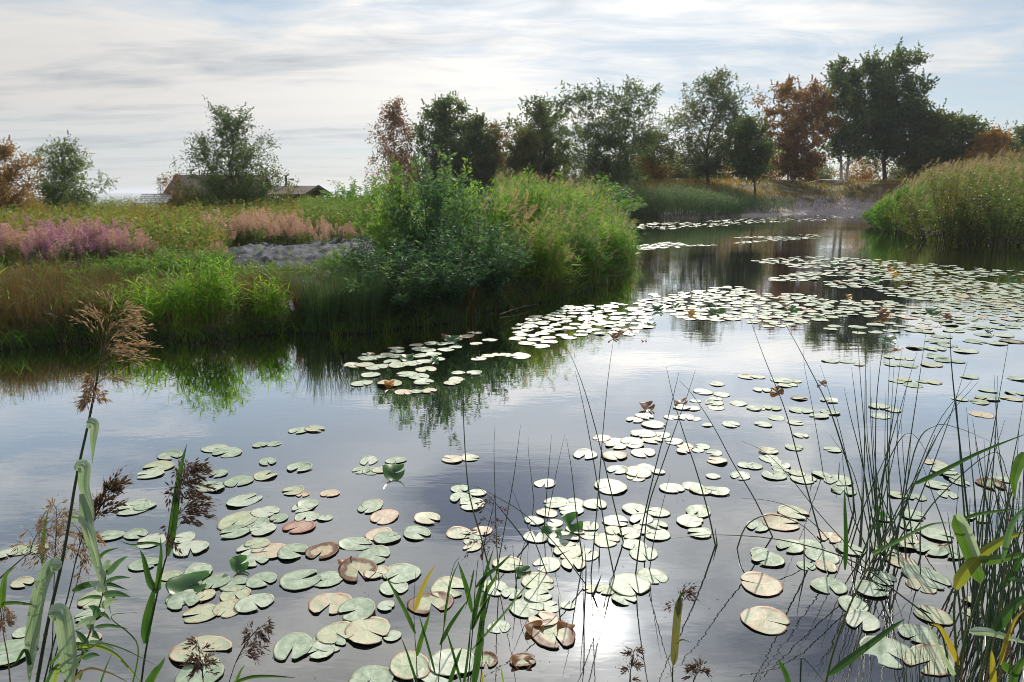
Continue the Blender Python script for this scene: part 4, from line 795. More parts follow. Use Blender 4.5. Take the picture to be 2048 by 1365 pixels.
# ---------------------------------------------------------------- lily pads
PADS = """
429,898,50 455,906,60 340,913,48 317,934,62 300,950,52 477,964,56 437,949,38 419,974,58 432,979,32 488,1002,66 475,1043,80 470,1066,58 264,1017,72 290,1015,38 221,1073,48 272,1071,44 302,1083,58 368,1076,46 381,1099,66 503,1099,58 12,1109,42 41,1101,48 71,1100,44
598,862,42 630,860,38 520,891,30 548,889,28 535,925,38 598,937,50 530,952,50 737,923,42 791,922,40 723,941,40 745,943,42 762,941,34 904,920,44y 940,917,38 586,983,46 605,990,26y 660,988,38y 615,1010,46 606,1018,44 745,1010,46 739,1017,50 769,1035,62y 855,1039,54 613,1035,50 650,1037,30 599,1055,62r 530,1025,54 515,1048,46 558,1038,38 525,1060,54 711,1089,62 757,1069,54y 774,1078,52 833,1068,58 919,979,38 955,987,36 921,997,48 944,1010,56 919,1068,52y 964,1063,42y 947,1081,44 944,1096,36 515,1089,48 540,1104,68y 585,1106,62 645,1104,66b 748,1112,70
1287,869,52 1322,871,40 1204,877,40y 1228,883,46 1264,884,48 1305,881,44 1348,884,40 1231,893,42 1269,891,42 1170,911,52 1228,913,54b 1286,907,52y 1371,894,36 1367,903,30y 1406,894,30 1396,902,24 1429,907,32 1434,923,42y 1490,932,30 1508,934,32 1234,941,44 1277,946,58 1292,936,40 1317,945,26 1272,956,40 1426,954,28 1480,953,42 1090,968,46 1221,975,72 1343,978,50 1386,974,46 1401,982,44 1434,984,48 1112,1007,52 1152,1007,42 1190,1010,50 1142,1022,52 1094,1027,42 1068,1043,40 1109,1048,34 1269,1020,52 1315,1026,46 1180,1053,42 1231,1044,52 1282,1041,50 1315,1052,42 1127,1081,66 1071,1076,48 1178,1071,40 1155,1060,46 1213,1081,58 1259,1068,48 1315,1071,52 1287,1060,44 1226,1063,36 1396,1025,54 1380,1044,56 1399,1068,46 1269,1091,50 1287,1109,58 1137,1104,62 1175,1110,48
1516,1054,48 1562,1047,74y 1587,1027,62 1602,872,30 1537,903,40 1588,896,38 1666,900,34 1540,919,44 1512,934,28 1562,931,42 1562,940,36 1548,952,50 1594,948,32 1607,959,52 1644,951,38 1677,962,60 1687,982,50 1872,928,44y 1888,943,48 1909,954,44 1875,972,46 1920,966,36 1896,991,38 1982,970,56b 2008,960,36 1832,996,36 1794,991,34 1824,1031,50 1826,1055,50 1768,1037,40 1952,1037,44 1580,1095,56 1526,1109,50 1620,1090,46 1658,1077,44y 1875,1071,62 1808,1087,64 1861,1101,60 1901,1109,48 1768,1101,48 1700,1101,50
45,1168,40 287,1130,54 340,1153,40 373,1190,76 368,1204,62 411,1194,38 432,1166,54 396,1147,60 470,1171,54 470,1191,58 508,1208,68 401,1229,66 457,1218,60 523,1162,58 193,1199,68 178,1232,48 46,1267,38 20,1308,86 45,1290,38 404,1303,104y 399,1350,88 175,1283,46y 510,1122,54
716,1143,82b 752,1147,48 802,1149,76 602,1161,80 655,1160,62 787,1178,56 898,1177,76 660,1209,82y 714,1222,78 772,1214,34 862,1208,84b 990,1178,54 736,1265,88 673,1269,72 657,1287,64 640,1302,58 586,1296,80 784,1274,34 820,1335,82 741,1362,84 905,1328,88 870,1352,60 972,1322,46b 998,1255,44
1015,1130,58 1094,1130,58 1147,1130,50 1076,1165,66 1076,1193,54 1023,1189,40 1053,1217,68 1102,1214,40 1135,1212,28 1180,1179,28 1211,1181,38 1259,1171,82 1305,1153,60 1249,1199,48 1086,1242,58y 1107,1270,90b 1046,1323,46b
1537,1121,62 1522,1170,84y 1531,1242,92y 1644,1113,64 1612,1133,36 1652,1134,44y 1658,1174,66 1706,1212,60 1725,1245,66 1743,1182,60 1767,1158,50 1802,1124,58y 1853,1156,84 1842,1174,50y 1944,1204,32 1944,1228,30 1866,1233,66 1837,1271,68 1776,1306,96 1861,1322,98
979,681,30 952,688,26 932,674,36y 949,667,30y 906,679,40 863,688,32 891,689,34 833,691,28y 840,699,40 856,702,34 891,700,34 911,695,26 792,698,34y 795,703,30 868,709,32 840,713,30 792,713,32 774,709,26y 736,709,26b 736,717,44 764,713,30 876,719,30 784,724,38 706,732,40 729,731,38 754,735,48 797,732,44 825,728,44 850,724,32 852,740,46 741,751,42 814,750,44 838,755,46 723,768,44 779,768,54y 848,766,42 858,783,32y 833,784,28 807,785,40y 916,747,28 948,747,32 913,759,34 904,767,36y 957,719,32 975,713,30 998,710,30 1015,711,28 1041,714,46
1289,834,38 1269,841,36 1307,851,48 1342,836,30 1371,836,36 1391,839,24 1434,769,32 1406,785,40 1444,790,36 1432,799,28 1429,807,40 1477,808,36 1432,816,36 1391,803,22 1363,816,34 1386,818,30 1462,850,38 1414,851,22 1495,755,36 1508,818,30
1516,755,28 1564,762,46 1588,763,28 1575,771,40 1524,781,36 1599,797,36b 1658,802,34 1516,817,32 1545,817,34 1602,822,44 1660,825,40 1639,833,38 1553,837,34 1591,846,34 1527,850,34 1660,723,32 1693,724,30 1718,730,22 1789,716,38 1810,718,32 1786,730,32 1818,732,38 1863,731,42 1875,715,44 1888,722,36 1915,724,28 1867,698,46 1834,696,38 1931,703,48 1875,684,44 1896,692,36 1883,674,40 1907,663,38 1850,664,38 1794,763,32 1808,760,30 1848,763,32 1869,766,30 1826,771,40 1939,755,32 2032,758,34 1976,782,32 1974,797,46 1959,805,38 2030,787,34 2022,798,40 1920,799,30 1963,830,46y 1757,814,40 1786,821,32 1760,833,40
1955,655,36 1984,655,34 2022,651,38 1968,671,36 2008,672,42 1950,684,44 2024,684,44b 1995,688,36
"""
pads = []
for tok in PADS.split():
    k = tok[-1] if tok[-1] in 'yrb' else 'p'; x, y, w = [float(v) for v in tok.rstrip('yrb').split(',')]; pads.append([x, y, w, k, 1])
def inpoly(x, y, poly):
    ins = False
    for (ax, ay), (bx, by) in zip(poly, poly[1:]+poly[:1]):
        if (ay > y) != (by > y) and x < ax+(y-ay)/(by-ay)*(bx-ax): ins = not ins
    return ins
g = np.random.default_rng(5)
def fill(poly, n, grp, gap=.8, size=.205, clump=0):
    xs = [p[0] for p in poly]; ys = [p[1] for p in poly]; q = [at(*p)[:2] for p in poly]
    done = []; tries = 0
    while len(done) < n and tries < n*60:
        tries += 1; py = g.uniform(min(ys), max(ys)); px = g.uniform(min(xs), max(xs))
        if not inpoly(px, py, poly): continue
        p = at(px, py)
        if clump and wob(p[0]*clump+grp, p[1]*clump*.8, 1.0) < -.22: continue
        if sdist(p[0], p[1])[0] > -.1: continue
        s = size*g.uniform(.72, 1.15)
        if any((p[0]-a)**2+(p[1]-b)**2 < (gap*(s+c)/2)**2 for a, b, c in done): continue
        done.append((p[0], p[1], s)); D = math.hypot(p[1], H)
        pads.append([px, py, s*F/D, 'y' if g.uniform() < .07 else 'p', grp])
fill([(1030,657),(1075,632),(1130,614),(1240,606),(1290,625),(1312,650),(1262,672),(1180,668),(1100,694),(1030,690)], 95, 2, .84)
fill([(1262,620),(1300,590),(1360,588),(1450,572),(1600,545),(1700,540),(1850,540),(2060,552),(2060,640),(1900,642),(1700,632),(1560,655),(1420,655),(1300,650)], 560, 3, .9, .2, 1.1)
fill([(1500,519),(1650,513),(1830,525),(2060,545),(2060,553),(1850,542),(1600,537),(1520,527)], 150, 4, .95, .21)
fill([(1262,492),(1400,478),(1630,469),(1645,476),(1400,493),(1280,500)], 120, 5, .95, .24, .8)
fill([(1240,470),(1250,450),(1400,442),(1560,432),(1740,428),(1740,438),(1500,447),(1262,470)], 260, 6, 1.0, .3, .45)
fill([(1190,512),(1262,496),(1275,508),(1210,520)], 14, 7, 1.0)
fill([(1640,655),(1900,640),(2060,640),(2060,660),(1900,662),(1700,668)], 30, 8, 1.3, .2)
pads.sort(key=lambda p: -p[2])
for p in pads:
    if p[3] == 'p' and g.uniform() < .2: p[3] = 'g'
# pad mesh variants ------------------------------------------------
def padmat(name, cols, edge, rimw):
    m, N, L = newmat(name)
    a = N.new('ShaderNodeAttribute'); a.attribute_name = 'tint'
    tc = N.new('ShaderNodeTexCoord'); nz = N.new('ShaderNodeTexNoise'); nz.inputs['Scale'].default_value = 2.2; nz.inputs['Detail'].default_value = 6; oi = N.new('ShaderNodeObjectInfo')
    ad = N.new('ShaderNodeVectorMath'); L.new(tc.outputs['Object'], ad.inputs[0]); cx = N.new('ShaderNodeCombineXYZ'); sc = N.new('ShaderNodeMath'); sc.operation = 'MULTIPLY'; sc.inputs[1].default_value = 37; L.new(oi.outputs['Random'], sc.inputs[0]); L.new(sc.outputs[0], cx.inputs[2]); L.new(cx.outputs[0], ad.inputs[1]); L.new(ad.outputs[0], nz.inputs['Vector'])
    r = ramp(N, cols, [.3,.5,.68]); 
    s2 = N.new('ShaderNodeMath'); s2.operation = 'MULTIPLY_ADD'; s2.inputs[1].default_value = .34; L.new(oi.outputs['Random'], s2.inputs[0]); s3 = N.new('ShaderNodeMath'); s3.operation = 'SUBTRACT'; s3.inputs[1].default_value = .17; L.new(nz.outputs['Fac'], s2.inputs[2]); L.new(s2.outputs[0], s3.inputs[0]); L.new(s3.outputs[0], r.inputs[0])
    # veins radiate from the stalk joint
    sp = N.new('ShaderNodeSeparateXYZ'); L.new(tc.outputs['Object'], sp.inputs[0]); at2 = N.new('ShaderNodeMath'); at2.operation = 'ARCTAN2'; L.new(sp.outputs[1], at2.inputs[0]); L.new(sp.outputs[0], at2.inputs[1])
    ms = N.new('ShaderNodeMath'); ms.operation = 'MULTIPLY'; ms.inputs[1].default_value = 9; L.new(at2.outputs[0], ms.inputs[0]); si = N.new('ShaderNodeMath'); si.operation = 'SINE'; L.new(ms.outputs[0], si.inputs[0])
    vr = ramp(N, [(0,)*3, (0,)*3, (1,)*3], [0, .93, 1]); mr = N.new('ShaderNodeMapRange'); mr.inputs[1].default_value = -1; L.new(si.outputs[0], mr.inputs[0]); L.new(mr.outputs[0], vr.inputs[0])
    vm = N.new('ShaderNodeMixRGB'); vm.inputs[2].default_value = (.42,.46,.30,1); vf = N.new('ShaderNodeMath'); vf.operation = 'MULTIPLY'; vf.inputs[1].default_value = .14; L.new(vr.outputs[0], vf.inputs[0]); L.new(vf.outputs[0], vm.inputs[0]); L.new(r.outputs[0], vm.inputs[1])
    ea = N.new('ShaderNodeMath'); ea.operation = 'MULTIPLY_ADD'; ea.inputs[1].default_value = .7; ea.inputs[2].default_value = -.35; L.new(nz.outputs['Fac'], ea.inputs[0]); eb = N.new('ShaderNodeMath'); eb.operation = 'ADD'; L.new(a.outputs['Fac'], eb.inputs[0]); L.new(ea.outputs[0], eb.inputs[1])
    er = ramp(N, [(0,)*3, (1,)*3], [1-rimw-.06, 1-rimw+.08]); L.new(eb.outputs[0], er.inputs[0])
    em = N.new('ShaderNodeMixRGB'); em.inputs[2].default_value = (*edge, 1); L.new(er.outputs[0], em.inputs[0]); L.new(vm.outputs[0], em.inputs[1])
    b = N.new('ShaderNodeBsdfPrincipled'); b.inputs['Roughness'].default_value = .5; b.inputs['Specular IOR Level'].default_value = .2;  L.new(em.outputs[0], b.inputs['Base Color'])
    bp = N.new('ShaderNodeBump'); bp.inputs['Strength'].default_value = .3; bp.inputs['Distance'].default_value = .010
    bs = N.new('ShaderNodeMath'); bs.operation = 'MULTIPLY_ADD'; bs.inputs[1].default_value = .10; L.new(mr.outputs[0], bs.inputs[0]); L.new(nz.outputs['Fac'], bs.inputs[2]); L.new(bs.outputs[0], bp.inputs['Height']); L.new(bp.outputs[0], b.inputs['Normal'])
    o = N.new('ShaderNodeOutputMaterial'); L.new(b.outputs[0], o.inputs[0]); return m
PMAT = {'g': padmat('pad_yellow_green', [(.25,.30,.19),(.35,.38,.26),(.40,.38,.27)], (.30,.22,.14), .08),
        'p': padmat('pad_pale_green', [(.21,.27,.19),(.31,.37,.28),(.40,.43,.35)], (.20,.22,.13), .02), 'y': padmat('pad_tan', [(.28,.32,.22),(.40,.35,.25),(.46,.36,.27)], (.36,.24,.16), .10),
        'b': padmat('pad_browned', [(.20,.25,.15),(.30,.30,.19),(.36,.27,.17)], (.10,.045,.02), .38), 'r': padmat('pad_pinkish', [(.30,.20,.15),(.38,.25,.20),(.30,.30,.20)], (.25,.10,.07), .25)}
def pad_arrays(seed):
    """unit pad (radius 1): top sheet with a notch, a rolled rim, a thin underside"""
    g = np.random.default_rng(seed); na = 40; op = g.uniform(.04, .30); th = np.linspace(op, TAU-op, na)
    rad = 1+.045*np.sin(th*2+g.uniform(0, 6))+.03*np.sin(th*3+g.uniform(0, 6))+.012*np.sin(th*11+g.uniform(0, 6))+g.normal(size=na)*.006
    e = np.minimum(th-op, TAU-op-th); rad *= 1-.13*np.exp(-e/.09)
    g.uniform(); rings = [.02, .35, .7, .92, 1.0]; V = []; T = []
    cup = g.uniform(-.01, .02); ph = g.uniform(0, 6); tl = g.uniform(.02, .16)*(g.uniform() < .4); ta = g.uniform(0, 6)
    fa, fb = g.uniform(0, .03, 2); wv = g.uniform(.004, .02)
    for q in rings:
        z = cup*q*q+wv*q*np.sin(th*3+ph)+q*fa*np.exp(-(th-op)/.5)+q*fb*np.exp(-(TAU-op-th)/.3)+(.035*(q > .95)*np.clip(np.sin(th*2+ph*2), 0, 1))+(.02*(q > .95))*0+tl*np.clip(np.cos(th-ta), 0, 1)**3*q**3
        V.append(np.stack([np.cos(th)*rad*q, np.sin(th)*rad*q, z], 1)); T.append(np.full(na, q))
    last = V[-1].copy(); last[:, 2] -= .007; last[:, :2] *= .995; V.append(last); T.append(np.full(na, 1.0))
    V = np.concatenate(V); T = np.concatenate(T); nr = len(rings)+1
    i = (np.arange(nr-1)[:, None]*na+np.arange(na-1)[None, :]).ravel(); Fa = np.stack([i, i+na, i+na+1, i+1], 1)
    return V, Fa, T
PV = [pad_arrays(900+i) for i in range(12)]
PM = {k: [MB().add(v, f, t).mesh('lily_pad', PMAT[k]) for v, f, t in PV] for k in PMAT}
ORD = ['leftmost','second from the left','third from the left','fourth from the left','fifth from the left','sixth from the left','seventh from the left','eighth from the left','ninth from the left','tenth from the left','eleventh from the left','twelfth from the left','thirteenth from the left','fourteenth from the left']
ANCH = [(330,935,'in the loose patch on the left, left of the upright reed blade tip'),(445,905,'at the far end of the left patch'),(460,970,'in the middle of the left patch'),(490,1050,'in the overlapping group right of the first feathery panicle'),(265,1050,'behind the tall left reed'),(380,1090,'just right of the upright green reed blade'),
 (45,1105,'at the left edge of the picture'),(600,862,'floating alone off the dark reflection at the left'),(540,910,'in the faint trio on open water at the left centre'),(615,1010,'in the small group left of the centre'),(740,940,'around the folded dark green leaf'),(750,1015,'of the stacked pair left of centre'),(922,918,'of the tan pair in mid water behind the tall single rush'),
 (605,1050,'around the pinkish pad'),(760,1075,'in the row with a tan middle pad, left of centre'),(855,1045,'at the right end of the tan row'),(935,995,'in the group crossed by the tall single rush'),(940,1080,'under the dark thin panicle'),(580,1105,'in the raft with a browned edge, left of centre'),
 (1290,875,'at the back of the central raft'),(1240,905,'in the row below the back of the central raft'),(1390,898,'right of the central raft'),(1450,930,'thinly spread right of the central raft'),(1275,945,'in the tight middle group of the central raft'),(1385,980,'in the narrow raft right of the middle group'),(1225,975,'alone between the middle group and the big raft'),(1110,985,'left above the raised green leaf'),
 (1150,1015,'directly behind the raised green leaf'),(1100,1060,'around the raised green leaf'),(1290,1030,'in the back row of the big raft right of the raised green leaf'),(1290,1070,'in the front row of the big raft right of the raised green leaf'),(1200,1065,'in the heart of the big raft'),(1395,1045,'in the trio right of the big raft'),(1280,1100,'at the front of the big raft'),(1155,1105,'below the raised green leaf'),
 (1550,1045,'beside the arching stem'),(1550,930,'left of the dense rush clump, farther out'),(1590,955,'in the row touching the dense rush clump'),(1670,970,'just left of the dense rush clump'),(1890,950,'behind the right rush clump'),(1990,965,'at the right edge behind the rushes'),(1820,1040,'between the two rush clumps'),(1600,1095,'in front of the arching stem'),(1850,1090,'in the raft between the two rush clumps'),
 (395,1180,'below the flat dark green leaf'),(470,1185,'right of the flat dark green leaf'),(430,1225,'in the row below the flat dark green leaf'),(185,1215,'behind the narrow leaved herb'),(35,1285,'in the lower left corner'),(400,1320,'under the small dark panicle at the bottom left'),(745,1145,'of the pads with a browned rolled edge, lower left of centre'),(630,1160,'in the flat pair left of the browned rolled pad'),
 (800,1160,'behind the yellow blade'),(690,1215,'in the tan and green pair left of the yellow blade'),(870,1195,'right of the yellow blade'),(650,1285,'in the long raft at the bottom left of centre'),(830,1340,'at the bottom edge among the green blades'),(1000,1240,'beside the broken stems at the bottom centre'),(1070,1190,'in the shiny raft left of the sun glint'),(1100,1240,'above the curled brown pad'),(1210,1180,'just above the sun glint'),(1270,1175,'at the upper right of the sun glint'),
 (1522,1170,'on dark water right of the sun glint, upper'),(1531,1242,'on dark water right of the sun glint, lower'),(1640,1125,'in front of the dense rush clump, upper row'),(1690,1190,'in front of the dense rush clump, middle'),(1725,1240,'in front of the dense rush clump, lower'),(1850,1165,'left of the broad reed leaves'),(1944,1215,'half hidden by the right rushes'),(1850,1250,'right of the long green blade'),(1820,1315,'at the bottom behind the thin rush tuft'),
 (930,680,'in the far tip of the long raft below the willow'),(850,700,'in the back row of the long raft below the willow'),(765,710,'in the left back of the long raft below the willow'),(740,732,'at the left end of the long raft below the willow'),(820,728,'in the middle of the long raft below the willow'),(830,752,'in the front of the long raft below the willow'),(760,768,'around the orange curled leaf'),(830,784,'at the nearest end of the long raft below the willow'),(920,757,'of the small group right of the long raft'),(1000,712,'in the thin row right of the long raft'),
 (1290,840,'just below the brown floating leaf'),(1370,838,'right of the brown floating leaf'),(1430,800,'in the pale patch right of the brown floating leaf'),(1560,765,'in the pale far patch left of the rush tips'),(1540,820,'in the pale near patch left of the rush tips'),(1630,820,'among the leaning rush stems'),(1680,725,'of the faint row left of the dense rush tips'),(1800,725,'in the faint patch behind the dense rush tips'),(1880,720,'right of the dense rush tips'),(1875,680,'in the loose pads beyond the dense rush tips'),(1830,765,'in the pale patch between the rush tips'),(1970,795,'at the right behind the tall rush tips'),(1760,820,'seen through the dense rushes'),(1980,665,'in the loose pads at the right edge, upper')]
KN = {'g': 'yellowish green', 'p': 'pale green', 'y': 'tan', 'b': 'brown edged', 'r': 'pinkish'}
ind = pads[:300]; rest = pads[300:]
def pad_xf(p):
    px, py, w = p[:3]; q = at(px, py); s = w/F*math.sqrt(q[1]**2+H**2)/2/1.0; return q, s
cells = {}
for i, p in enumerate(ind):
    if p[4] == 2 or p[4] == 3 or p[4] > 3: cells.setdefault(('mat', p[4]), []).append(p); continue
    k = min(range(len(ANCH)), key=lambda j: (ANCH[j][0]-p[0])**2+(1.5*(ANCH[j][1]-p[1]))**2); cells.setdefault(k, []).append(p)
gz = np.random.default_rng(6)
for k, lst in cells.items():
    lst.sort(key=lambda p: p[0])
    for j, p in enumerate(lst):
        q, s = pad_xf(p); v = int(gz.integers(12)); o = bpy.data.objects.new('lily_pad', PM[p[3]][v]); COL.objects.link(o)
        o.location = (q[0], q[1], .0015+.006*gz.uniform()); o.rotation_euler = (gz.normal()*.006, gz.normal()*.006, gz.uniform(-2.9, -.2) if gz.uniform() < .6 else gz.uniform(0, 6.28)); st = gz.uniform(.9, 1.08); o.scale = (s*st, s/st*.93, s)
        kn = KN[p[3]]
        if isinstance(k, tuple):
            tag(o, kn+' lily pad lying flat in the '+('crowded raft near the yellow green clump' if k[1] == 2 else 'big crowded raft across the middle of the pond'), 'lily pad', kn+' pads of the '+('crowded raft by the reed clump' if k[1] == 2 else 'big mid pond raft'))
        else:
            same = [a for a in lst if a[3] == p[3]]; jj = same.index(p)
            pos = ('the only one' if len(same) == 1 else ORD[min(jj, 13)])
            if jj == len(same)-1 and jj > 0: pos = 'rightmost'
            lab = kn+' lily pad '+ANCH[k][2]+', '+pos
            if len(same) == 1: lab = 'single '+kn+' lily pad '+ANCH[k][2]
            if len(lab.split()) > 16: lab = lab.replace(' the ', ' ').replace('second from', '2nd from')
            if len(lab.split()) > 16: lab = lab.replace(' lily pad ', ' pad ').replace(' from left', ' from left').replace(' left of centre', '')
            if len(lab.split()) > 16: lab = lab.replace(' from left', '')
            if len(lab.split()) > 16: lab = ' '.join(lab.replace(' of ', ' ').split()[:16])
            tag(o, lab, 'lily pad', 'lily pads on the pond')
mb = MB()
for p in rest:
    q, s = pad_xf(p); V, Fa, T = PV[int(gz.integers(12))]; a = gz.uniform(0, TAU); c_, s_ = math.cos(a), math.sin(a); V2 = V*s; V2 = np.stack([V2[:, 0]*c_-V2[:, 1]*s_, V2[:, 0]*s_+V2[:, 1]*c_, V2[:, 2]], 1)+np.array([q[0], q[1], .002+.005*gz.uniform()]); mb.add(V2, Fa, T, {'y': 1, 'g': 2}.get(p[3], 0))
stuff('small_lily_pads', mb, [PMAT['p'], PMAT['y'], PMAT['g']], 'hundreds of small far lily pads spread over the pond', 'lily pads')
# seeds, bits of reed and pollen flecks afloat
mb = MB(); gd = np.random.default_rng(12); px = gd.uniform(0, 2048, 900); py = 640+725*gd.uniform(0, 1, 900)**1.2
Q = np.array([at(x, y) for x, y in zip(px, py)]); Q = Q[sdist(Q[:, 0], Q[:, 1]) < -.15]; Q = Q[wob(Q[:, 0], Q[:, 1], 1.4)+gd.normal(size=len(Q))*.3 > 0]
fl = gd.uniform(0, TAU, len(Q)); Q[:, 2] = .002
leaves(mb, Q, np.stack([np.cos(fl), np.sin(fl), fl*0], 1), gd.exponential(.009, len(Q))+.003, .003, gd.uniform(0, 1, len(Q)), 0, gd, np.tile([0., 0, 1.], (len(Q), 1)))
stuff('floating_debris', mb, [M['straw']], 'tiny seeds and bits of dead reed floating between the lily pads', 'debris')
# raised and curled leaves ------------------------------------------------
def curled(label, px, py, w, mat, fold=1.2, rz=0, up=.5, seed=0, cat='lily leaf', name='raised_lily_leaf', squash=.8):
    """a pad standing out of the water: the disc is bent over a cylinder and tipped"""
    V, Fa, T = pad_arrays(1200+seed); V = V.copy(); q = at(px, py); s = w/F*math.hypot(q[1], H)/2*1.05
    up = up*(.5 if mat == 'brown_leaf' else .62); fold = min(fold, 1.25)
    x, y = V[:, 0], V[:, 1]*squash; a = x*fold; V = np.stack([np.sin(a)/fold, y, (np.cos(a*.98)-1)/fold*-1+V[:, 2]+.05*np.sin(y*5)], 1)
    V = V*s; cu, su = math.cos(up), math.sin(up); V = V@np.array([[1,0,0],[0,cu,su],[0,-su,cu]]); V[:, 2] -= V[:, 2].min()+.003
    c_, s_ = math.cos(rz), math.sin(rz); V = V@np.array([[c_,s_,0],[-s_,c_,0],[0,0,1]])
    o = obj(name, MB().add(V, Fa, T), M[mat], None, True, (q[0], q[1], .0)); tag(o, label, cat, None)
    if mat == 'green_pad' and w > 30:
        st = MB(); c0 = V[0]; tubes(st, curve([(c0[0]+s*.5, c0[1]+s*.3, -.02), (c0[0]+s*.3, c0[1]+s*.15, c0[2]*.5), tuple(c0)], 8)[None], .0028, 5); obj('stalk', st, M['rush_stem'], o)
CU = [(1315,622,26,'green_pad','raised green leaf left of the orange one in the mid pond raft',1.0,0,.8),(1352,616,20,'green_pad','small raised green leaf between the first green and the orange leaf',1,.5,.6),(1380,630,20,'orange_leaf','orange curled leaf between green leaves in the mid pond raft',1.3,.3,.9),(1432,628,32,'green_pad','broad raised green leaf right of the orange curled leaf',.7,.2,.7),
 (1668,534,22,'green_pad','blue green raised leaf at the far side of the mid pond raft',.8,0,.6),(1780,544,20,'orange_leaf','yellow curled leaf at the far side of the raft',1.2,0,.8),(1790,552,20,'orange_leaf','second yellow leaf right beside the far curled one',.9,.7,.5),(1745,562,24,'green_pad','raised green leaf below the two yellow leaves',.8,.2,.6),(1697,595,16,'orange_leaf','small orange leaf in the middle of the raft',1,0,.6),(2022,560,22,'green_pad','raised green leaf at the right edge of the raft',1,0,.7),
 (1582,625,26,'green_pad','bright raised green leaf in front of a reddish one',1,.4,.8),(1572,613,24,'brown_leaf','reddish leaf behind the bright raised green leaf',.8,0,.6),(1640,636,26,'green_pad','yellowish green leaf low on the near side of the raft',.7,0,.5),(1762,634,32,'brown_leaf','large curled brown leaf on the near side of the raft',1.3,.2,.9),(1862,630,36,'green_pad','folded grey green leaf right of the large brown one',1,0,.7),(1890,638,24,'brown_leaf','dark red brown leaf right of the folded grey green one',1.2,.3,.7),
 (1775,681,34,'green_pad','dark green leaf lying behind the dense rush tips',.8,0,.4),(1226,676,24,'brown_leaf','red brown curled leaf at the near edge of the crowded raft',1.3,.4,.9),(1250,664,32,'brown_leaf','flat brown leaf just behind the red brown curled one',.6,.4,.3),(1303,652,20,'green_pad','small green leaf at the right end of the crowded raft',.8,0,.6),(1288,684,14,'brown_leaf','tiny dark leaf below the crowded raft',1,0,.5),
 (906,683,34,'green_pad','bright green leaf at the far tip of the long raft',.8,.1,.55),(890,673,16,'brown_leaf','small reddish leaf at the far tip of the long raft',1,0,.6),(814,720,34,'green_pad','bright green leaf lying on the back row of the long raft',.9,.2,.55),(780,773,26,'orange_leaf','orange curled leaf on the near side of the long raft',1.4,0,.8),(870,722,18,'green_pad','pale green upright leaf at the right of the long raft',1.2,.4,.9),(742,712,18,'brown_leaf','brown leaf at the left back of the long raft',.8,.1,.5),
 (788,954,54,'green_pad','folded dark green leaf in the left centre water',1.3,.15,.75),(1292,818,38,'brown_leaf','brown floating leaf alone on open water above the central raft',1.5,.3,.5),(1553,784,30,'brown_leaf','dark curled leaf in the pale patch crossed by a leaning rush',1.5,.6,.4),(1643,768,20,'brown_leaf','dark curled leaf on open water left of the dense rushes',1.4,.2,.6),(1360,808,34,'brown_leaf','dark twisted leaf remains left of the pale patch',1.6,.1,.3),
 (1975,665,18,'green_pad','dark green leaf in the loose pads at the right edge',1,0,.6),(1795,700,22,'brown_leaf','flat dark leaf right below the dark green one near the rush tips',.8,0,.2),
 (1140,1062,56,'green_pad','large raised green leaf with a pointed top in the big raft',1.25,.9,1.15),(1105,1068,44,'green_pad','dark green leaf lying at the foot of the large raised leaf',.9,-.5,.3),(1046,1148,34,'green_pad','small dark green leaf left of the sun glint raft',.8,.3,.6),(478,1138,42,'green_pad','curled dark green leaf with jagged lower edge, left of centre',1.5,.6,1.0),(380,1176,78,'green_pad','flat dark green leaf lying over pads at the left',.6,.25,.45),
 (1756,1036,36,'green_pad','upright dark green leaf at the foot of the dense rushes',.9,1.0,1.2),(1068,1262,44,'brown_leaf','dark brown rolled flap left of the curled brown pad',1.2,.3,.35),(1132,1262,40,'brown_leaf','rust brown torn flap on the right of the curled brown pad',1.0,-.3,.4),(690,1128,34,'brown_leaf','dark brown rolled edge on the large pad left of centre',1.3,.3,.35),(1886,1094,22,'brown_leaf','tiny brown leaf on the raft between the rush clumps',1,0,.3),(1044,1328,44,'brown_leaf','small brown leaf floating at the bottom centre',1.0,0,.3)]
for i, (x, y, w, mt, lb, fo, rz, up) in enumerate(CU): curled(lb, x, y, w, mt, fo, rz, up, i)
